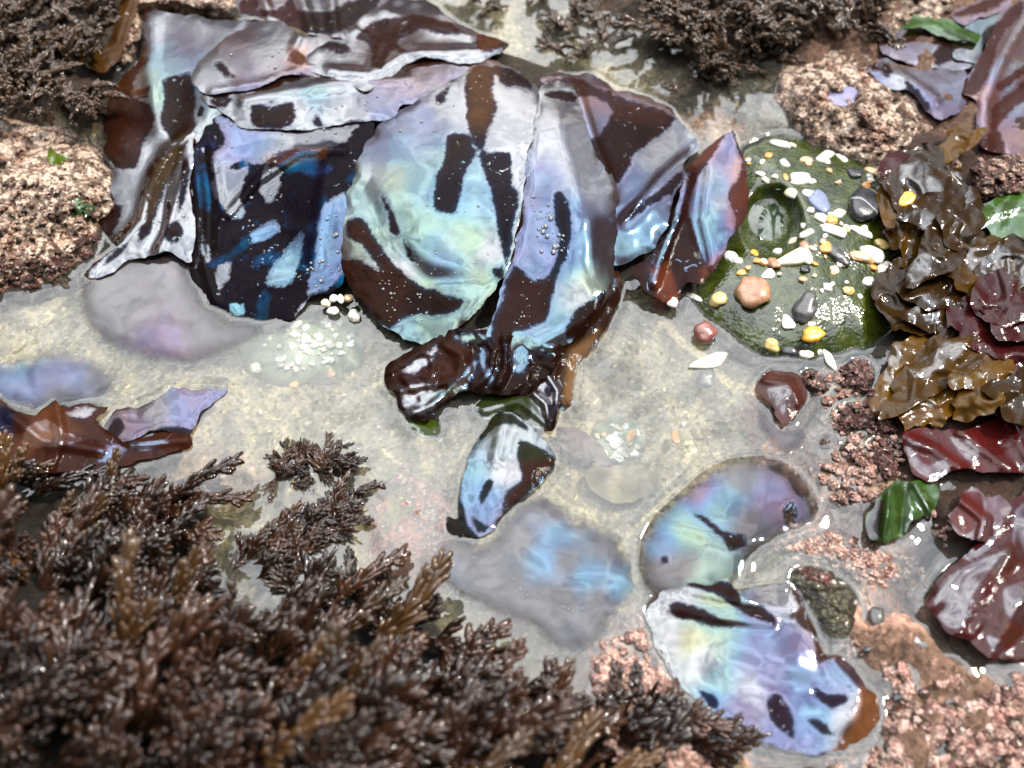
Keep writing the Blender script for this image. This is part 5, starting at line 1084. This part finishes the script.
wl = lambda a, b: -.001
turf([(272, 484), (280, 462), (300, 450), (332, 448), (346, 458), (344, 472), (324, 478), (300, 478), (284, 494)], 38, FR, wl, 70, 80, .38, .55, (-22, 2), 'dark brown turf frond in the small clump rising from the pool', 'turf fronds of the small clump in the pool')
turf([(232, 560), (270, 530), (316, 510), (338, 500), (346, 510), (334, 532), (305, 556), (276, 576), (250, 586), (228, 576)], 62, FR, wl, 30, 26, .5, .72, (-24, 0), 'dark brown turf frond in the long clump lying in the shallows', 'turf fronds of the long clump in the shallows')
turf([(275, 600), (300, 585), (330, 580), (350, 596), (380, 590), (400, 600), (390, 614), (330, 616), (280, 622)], 22, FR, wl, 50, 50, .45, .7, (-18, 8), 'dark brown turf frond between the shallows and the foreground mass', 'turf fronds between shallows and foreground')
CARPET = []


def carpet(poly, n, meshes, zf, az, daz, s0, s1, tilt, zoff=0.):
    for (a, b) in sample(poly, n):
        k = RNG.uniform(s0, s1)
        M = Matrix.Translation(P(a, b, float(zf(a, b)) + zoff)) @ Euler((RNG.uniform(-.5, .5), -R(RNG.uniform(*tilt)), R(az + RNG.normal() * daz))).to_matrix().to_4x4() @ Matrix.Scale(k, 4)
        CARPET.append((meshes[RNG.integers(len(meshes))], M))


carpet([(-20, -20), (108, -20), (116, 30), (96, 60), (100, 96), (112, 128), (70, 132), (30, 118), (-20, 118)], 95, FD, GZ, 20, 80, .8, 1.25, (0, 45))
carpet([(640, -25), (900, -25), (880, 30), (850, 40), (800, 40), (770, 70), (730, 74), (690, 50), (645, 34)], 130, FD, GZ, 190, 70, .9, 1.4, (0, 40), .004)
carpet([(700, 50), (770, 50), (770, 90), (745, 104), (715, 92), (700, 120), (690, 104), (708, 80)], 26, FD, lambda a, b: float(GZ(a, b)) + .006, 230, 50, .7, 1.1, (-5, 25))
carpet([(545, 8), (600, 0), (640, 14), (640, 40), (610, 56), (590, 66), (545, 50), (555, 30)], 34, FD, lambda a, b: .001, 200, 80, .5, .9, (-5, 20))
carpet([(470, -12), (560, -12), (540, 4), (500, 8), (470, 4)], 12, FD, lambda a, b: .002, 200, 80, .6, 1., (0, 25))

VV = []; FF = []; off = 0; cache = {}
for me, M in CARPET:
    if me.name not in cache:
        co = np.empty(len(me.vertices) * 3, np.float64); me.vertices.foreach_get('co', co); cache[me.name] = (co.reshape(-1, 3), [tuple(p.vertices) for p in me.polygons])
    v, f = cache[me.name]; m = np.array(M); VV.append(v @ m[:3, :3].T + m[:3, 3]); FF += [tuple(i + off for i in q) for q in f]; off += len(v)
tag(mesh_obj('turf_carpet', np.concatenate(VV), FF, M_TURF2), 'fine dark brown turf weed carpeting the rocks along the top edge', 'seaweed', None, 'stuff')

# ------------------------------------------------------------------ the olive heap at the right
def small_blade(px, py, L, Wd, ang, z, col, mat, label, group, wetmask, film, name='rockweed', tilt=(0, 0)):
    r = np.random.default_rng(int(px * 3 + py * 5 + L)); n = 16; o = []
    ca, sa = math.cos(R(ang)), -math.sin(R(ang))
    for i in range(n):
        t = 2 * math.pi * i / n; k = 1 + .09 * r.standard_normal() + .15 * math.sin(3 * t + px)
        u = math.cos(t) * L / 2 * k; v = math.sin(t) * Wd / 2 * k * (1 + .25 * math.cos(t))
        o.append((px + u * ca - v * sa * 1., py + u * sa + v * ca))
    wet = []
    for _ in range(wetmask):
        u = r.uniform(-.3, .3) * L; v = r.uniform(-.25, .25) * Wd; cx = px + u * ca - v * sa; cy = py + u * sa + v * ca
        a = L * r.uniform(.2, .36); b = Wd * r.uniform(.2, .34)
        wet.append([(cx + math.cos(q) * a * r.uniform(.6, 1.2) * ca - math.sin(q) * b * sa, cy + math.cos(q) * a * sa * r.uniform(.6, 1.2) + math.sin(q) * b * ca) for q in np.linspace(0, 6.28, 8, False)])
    e1 = (px + L * .5 * ca, py + L * .5 * sa); e0 = (px - L * .5 * ca, py - L * .5 * sa)
    gxx, gyy = tilt
    blade('h%d' % len(ZF), label, o, base=lambda x, y: z + gxx * (x - px) * .0006 + gyy * (y - py) * .0006, wet=wet, film=[(0, 0, film)], col=col, mat=mat, name=name, cat='seaweed', group=group,
          ridges=[([e0, (px, py), e1], r.uniform(.6, 2.2), Wd * .2), ([(px - Wd * .3 * sa, py + Wd * .3 * ca), (e1[0] - Wd * .3 * sa, e1[1] + Wd * .3 * ca)], r.uniform(-3, 3), Wd * .12)], wav=(2., 38), crumple=(3.5, 24), edge=(r.uniform(-1., 2.), 5), step=2.8, rag=1.5, men=False)


OL = (.085, .046, .005); OLD = (.045, .024, .004); YE = (.14, .075, .006); RD = (.045, .006, .005)
GH = 'olive seaweed blades heaped along the right edge'
HEAP = [(925, 178, 70, 44, -20, .034, OLD, 4, 84), (950, 190, 64, 40, 10, .036, OL, 3, 84), (905, 165, 50, 22, 10, .030, RD, 1, 90), (890, 176, 40, 14, -5, .026, OLD, 2, 84),
        (935, 215, 60, 34, 30, .036, OLD, 2, 84), (915, 230, 56, 28, 20, .032, OL, 3, 84), (960, 226, 44, 30, -30, .038, OLD, 1, 84), (905, 250, 50, 26, 15, .030, OL, 1, 84), (935, 256, 60, 30, 35, .034, OLD, 3, 84),
        (975, 262, 70, 40, 0, .036, OL, 3, 85), (1010, 268, 60, 44, -20, .036, OLD, 4, 85), (900, 276, 44, 26, 30, .024, OLD, 2, 84), (930, 288, 56, 30, 20, .028, OLD, 2, 84), (965, 298, 60, 34, -15, .030, OL, 1, 84),
        (1000, 300, 56, 40, 20, .034, RD, 1, 84), (895, 312, 54, 26, 40, .018, OLD, 2, 84), (935, 318, 56, 28, -10, .024, OLD, 2, 84), (985, 330, 60, 34, 10, .030, RD, 2, 84), (1015, 320, 40, 50, 60, .034, RD, 1, 90),
        (905, 352, 100, 26, 55, .020, YE, 2, 84), (930, 372, 110, 34, 40, .022, OL, 2, 84), (955, 392, 100, 36, 25, .022, YE, 1, 84), (985, 372, 60, 30, 35, .026, YE, 2, 84), (920, 412, 80, 26, 30, .018, OL, 1, 84), (975, 404, 50, 24, -10, .026, YE, 1, 84),
        (1005, 360, 60, 40, -30, .028, RD, 2, 84), (1015, 395, 50, 36, 10, .026, OLD, 1, 84), (948, 120, 26, 56, 10, .036, YE, 0, 84), (958, 142, 26, 40, -10, .034, YE, 0, 84), (1000, 470, 60, 30, 20, .022, OLD, 2, 84), (890, 205, 40, 20, 60, .026, YE, 1, 84), (1016, 250, 40, 30, 30, .040, (.14, .05, .045), 1, 300)]
SHEETS = [
    ('wide olive brown seaweed sheet with a grey shining top, uppermost in the right heap', [(884, 170), (905, 160), (940, 160), (962, 172), (978, 190), (985, 210), (965, 226), (930, 232), (900, 222), (890, 204)], .030, OLD, M_BROWN, [[(925, 165), (945, 164), (962, 178), (976, 200), (950, 206), (925, 200)]]),
    ('olive seaweed sheet with curled rims left of the wide light green sea lettuce', [(896, 215), (930, 206), (960, 215), (975, 235), (960, 258), (925, 266), (898, 258), (884, 240)], .029, OL, M_BROWN, [[(905, 225), (925, 220), (930, 232), (910, 240)]]),
    ('olive seaweed sheet with a grey wet face under the wide light green sea lettuce', [(945, 246), (985, 234), (1020, 240), (1046, 250), (1046, 290), (1005, 300), (965, 296), (944, 274)], .032, OL, M_BROWN, [[(960, 252), (990, 246), (1030, 256), (1020, 276), (980, 276)]]),
    ('dark brown crumpled seaweed sheet in the shadowed middle of the right heap', [(884, 262), (925, 258), (958, 276), (972, 306), (950, 330), (905, 334), (880, 316), (874, 288)], .024, OLD, M_BROWN, []),
    ('wine red crumpled seaweed sheet at the right edge, middle of the heap', [(955, 300), (1000, 286), (1046, 282), (1046, 352), (1005, 358), (965, 350), (948, 326)], .030, RD, M_RED, [[(1000, 300), (1030, 296), (1036, 312), (1008, 316)]]),
    ('long golden olive seaweed sheet slanting down to the wine red lumps', [(880, 372), (892, 346), (915, 334), (945, 346), (950, 370), (925, 394), (895, 416), (876, 416), (872, 394)], .020, YE, M_BROWN, [[(888, 350), (905, 344), (896, 372), (884, 392)]]),
    ('golden brown crumpled seaweed sheet lowest in the right heap', [(905, 400), (940, 366), (975, 352), (1004, 362), (1000, 390), (968, 410), (935, 426), (905, 430)], .022, YE, M_BROWN, [[(925, 396), (950, 380), (948, 394), (930, 408)]]),
    ('dark wine red seaweed sheet at the right edge above the crimson sheet', [(985, 366), (1010, 350), (1046, 346), (1046, 412), (1010, 420), (985, 408)], .026, RD, M_RED, []),
]
for lab, ol, z, col, mt, wet in SHEETS:
    blade('s%d' % len(ZF), lab, ol, base=lambda x, y, z=z: z - .010 + 0 * x, wet=wet, film=[(0, 0, 84)], col=col, mat=mt, name='seaweed', cat='seaweed', crumple=(4., 46) if mt is M_RED else (5.5, 38), wav=(1.5, 30), ruffle=2., edge=(0, 5), step=2.4, rag=5, men=True)
for i, (a, b, L, wd, ang, z, c, nw, fl) in enumerate(HEAP[::2]):
    red = c is RD
    small_blade(a, b, L * 1.1, wd * 1.4, ang + random.uniform(-40, 40), .016 + (z - .016) * .6 + random.uniform(-.003, .003), c, M_RED if red else M_BROWN,
                'dark red ruffled seaweed blade in the heap along the right edge' if red else ('golden yellow ruffled seaweed blade in the heap along the right edge' if c is YE else 'olive brown ruffled seaweed blade in the heap along the right edge'),
                'dark red blades in the right heap' if red else ('golden blades in the right heap' if c is YE else GH), nw // 2, fl, name='rockweed', tilt=(random.uniform(-.35, .35), random.uniform(-.25, .4)))

# ------------------------------------------------------------------ bubbles
bv, bf = ICO2; hb = bpy.data.meshes.new('air_bubble'); hb.from_pydata((bv * [1, 1, .8]).tolist(), [], bf); hb.polygons.foreach_set('use_smooth', [True] * len(bf)); hb.materials.append(M_BUB)


def bubbles(key, poly, n, r0, r1, label):
    for (a, b) in sample(poly, n):
        r = r0 + (r1 - r0) * RNG.uniform() ** 2.5; s = r * pxm(a, b)
        o = bpy.data.objects.new('air_bubble', hb); COL.objects.link(o); o.location = P(a, b, float(ZF[key](a, b)) + s * .35); o.scale = (s, s, s)
        tag(o, label, 'bubble', label.split(' on ')[-1] + ' bubbles')


bubbles('A', [(385, 270), (420, 285), (440, 300), (420, 325), (390, 325), (375, 290)], 34, .7, 1.7, 'tiny air bubble in the cluster on the lower dark patch of the round pearly blade')
bubbles('A', [(410, 255), (480, 240), (500, 270), (470, 295), (430, 285)], 26, .5, 1.2, 'tiny air bubble sprinkled on the pearly lower part of the round blade')
bubbles('A', [(390, 120), (500, 90), (520, 150), (500, 240), (440, 220), (380, 200)], 22, .6, 1.4, 'tiny air bubble scattered on the upper part of the round pearly blade')
bubbles('B', [(530, 195), (545, 198), (560, 225), (570, 240), (552, 270), (540, 250)], 36, .8, 2.6, 'clear air bubble in the froth on the violet and teal blade')
bubbles('B', [(520, 280), (550, 275), (545, 320), (510, 330)], 22, .5, 1.3, 'tiny air bubble on the dark foot of the violet and teal blade')
bubbles('E', [(320, 200), (342, 205), (342, 285), (318, 290), (300, 270), (318, 250)], 30, .8, 2.2, 'clear air bubble on the violet right side of the dark indigo blade')
bubbles('E', [(220, 120), (345, 130), (300, 160), (280, 200), (225, 215)], 26, .7, 1.8, 'small air bubble on the upper part of the dark indigo blade')
bubbles('E', [(240, 210), (310, 210), (300, 285), (250, 280)], 20, .6, 1.4, 'small air bubble on the lower part of the dark indigo blade')
bubbles('D', [(205, 65), (250, 35), (285, 40), (280, 70), (230, 82)], 12, .7, 1.6, 'small air bubble on the silver grey top disc')
bubbles('D2', [(260, 95), (400, 80), (390, 112), (300, 120)], 14, .7, 1.5, 'small air bubble on the silvery hanging strip')
bubbles('C2', [(160, 165), (185, 150), (185, 230), (150, 235)], 22, .6, 1.5, 'small air bubble on the narrow wrinkled blade')
bubbles('N', [(700, 630), (760, 690), (830, 690), (780, 740), (720, 690)], 16, .6, 1.4, 'tiny air bubble on the violet blue shining blade')
bubbles('L', [(470, 555), (500, 570), (560, 595), (590, 610), (560, 625), (500, 585)], 24, .5, 1.4, 'tiny air bubble in the row on the grey drowned blade')

# ------------------------------------------------------------------ water
ax = axis(-.72, .72, .0040, 2.2); ay = axis(-.40, .66, .0040, 2.2)
gx, gy = np.meshgrid(ax, ay); X, Y = gx.ravel(), gy.ravel(); px, py = proj(X, Y); px = np.clip(px, -2000, 3000); py = np.clip(py, -2000, 3000)
mx = np.full(len(X), -1e3)
near = (np.abs(px - 512) < 640) & (np.abs(py - 384) < 520)
for o in MENISCUS:
    mx[near] = np.maximum(mx[near], sdp(px[near], py[near], o))
z = np.where(mx > 0, .0024 - .0085 * sstep(0, 10, mx), .0024 * np.exp(np.minimum(mx, 0) / 7.))
z = z + .0010 * fbm(X * 14, Y * 14, 21, 2)
nx, ny = len(ax), len(ay); idx = np.arange(nx * ny).reshape(ny, nx)
F = np.stack([idx[:-1, :-1], idx[:-1, 1:], idx[1:, 1:], idx[1:, :-1]], -1).reshape(-1, 4)
wo = mesh_obj('water', np.stack([X, Y, z], -1), F.tolist(), M_WATER, origin=(0, 0, 0)); tag(wo, kind='structure')

# ------------------------------------------------------------------ light
SUN_AZ, SUN_EL = R(70), R(54)      # azimuth clockwise from the viewing direction
sv = Vector((math.sin(SUN_AZ) * math.cos(SUN_EL), math.cos(SUN_AZ) * math.cos(SUN_EL), math.sin(SUN_EL)))
sun = bpy.data.lights.new('sun', 'SUN'); sun.energy = 3.9; sun.angle = R(4.); sun.color = (1., .91, .78)
so = bpy.data.objects.new('sun', sun); COL.objects.link(so); so.rotation_euler = sv.to_track_quat('Z', 'Y').to_euler()
w = bpy.data.worlds.new('World'); S.world = w; w.use_nodes = True; t = w.node_tree; t.nodes.clear()
N = lambda typ: t.nodes.new(typ)
out = N('ShaderNodeOutputWorld'); tc = N('ShaderNodeTexCoord')
sky = N('ShaderNodeTexSky'); sky.sky_type = 'NISHITA'; sky.sun_disc = False; sky.sun_elevation = SUN_EL; sky.sun_rotation = SUN_AZ
bg = N('ShaderNodeBackground'); bg.inputs[1].default_value = .10; t.links.new(sky.outputs[0], bg.inputs[0])
nz = N('ShaderNodeTexNoise'); nz.inputs['Scale'].default_value = 3.2; nz.inputs['Detail'].default_value = 6; nz.inputs['Roughness'].default_value = .55; nz.inputs['Distortion'].default_value = .4
t.links.new(tc.outputs['Generated'], nz.inputs['Vector'])
rp = N('ShaderNodeValToRGB'); e = rp.color_ramp.elements; e[0].position = .40; e[0].color = (.34, .38, .44, 1); e[1].position = .60; e[1].color = (.98, .99, 1., 1)
t.links.new(nz.outputs['Fac'], rp.inputs[0])
# a broad bright part of the cloud deck ahead and overhead, darker towards the horizon and behind
dt = N('ShaderNodeVectorMath'); dt.operation = 'DOT_PRODUCT'; d0 = Vector((0.03, .36, .93)).normalized(); dt.inputs[1].default_value = d0
t.links.new(tc.outputs['Generated'], dt.inputs[0])
mr = N('ShaderNodeMapRange'); mr.interpolation_type = 'SMOOTHSTEP'; mr.inputs[1].default_value = .55; mr.inputs[2].default_value = .93; mr.inputs[3].default_value = .3; mr.inputs[4].default_value = 4.6
t.links.new(dt.outputs['Value'], mr.inputs[0])
bc = N('ShaderNodeBackground'); t.links.new(rp.outputs[0], bc.inputs[0]); t.links.new(mr.outputs[0], bc.inputs[1])
cov = N('ShaderNodeMapRange'); cov.inputs[1].default_value = .22; cov.inputs[2].default_value = .40; cov.inputs[3].default_value = .55; cov.inputs[4].default_value = 1.; t.links.new(nz.outputs['Fac'], cov.inputs[0])
mx_ = N('ShaderNodeMixShader'); t.links.new(cov.outputs[0], mx_.inputs[0]); t.links.new(bg.outputs[0], mx_.inputs[1]); t.links.new(bc.outputs[0], mx_.inputs[2])
t.links.new(mx_.outputs[0], out.inputs[0])
S.view_settings.view_transform = 'Standard'; S.view_settings.look = 'None'; S.view_settings.exposure = .45; S.view_settings.gamma = 1.
S.cycles.use_denoising = True; S.cycles.max_bounces = 10; S.cycles.transparent_max_bounces = 16; S.cycles.caustics_reflective = False; S.cycles.caustics_refractive = False
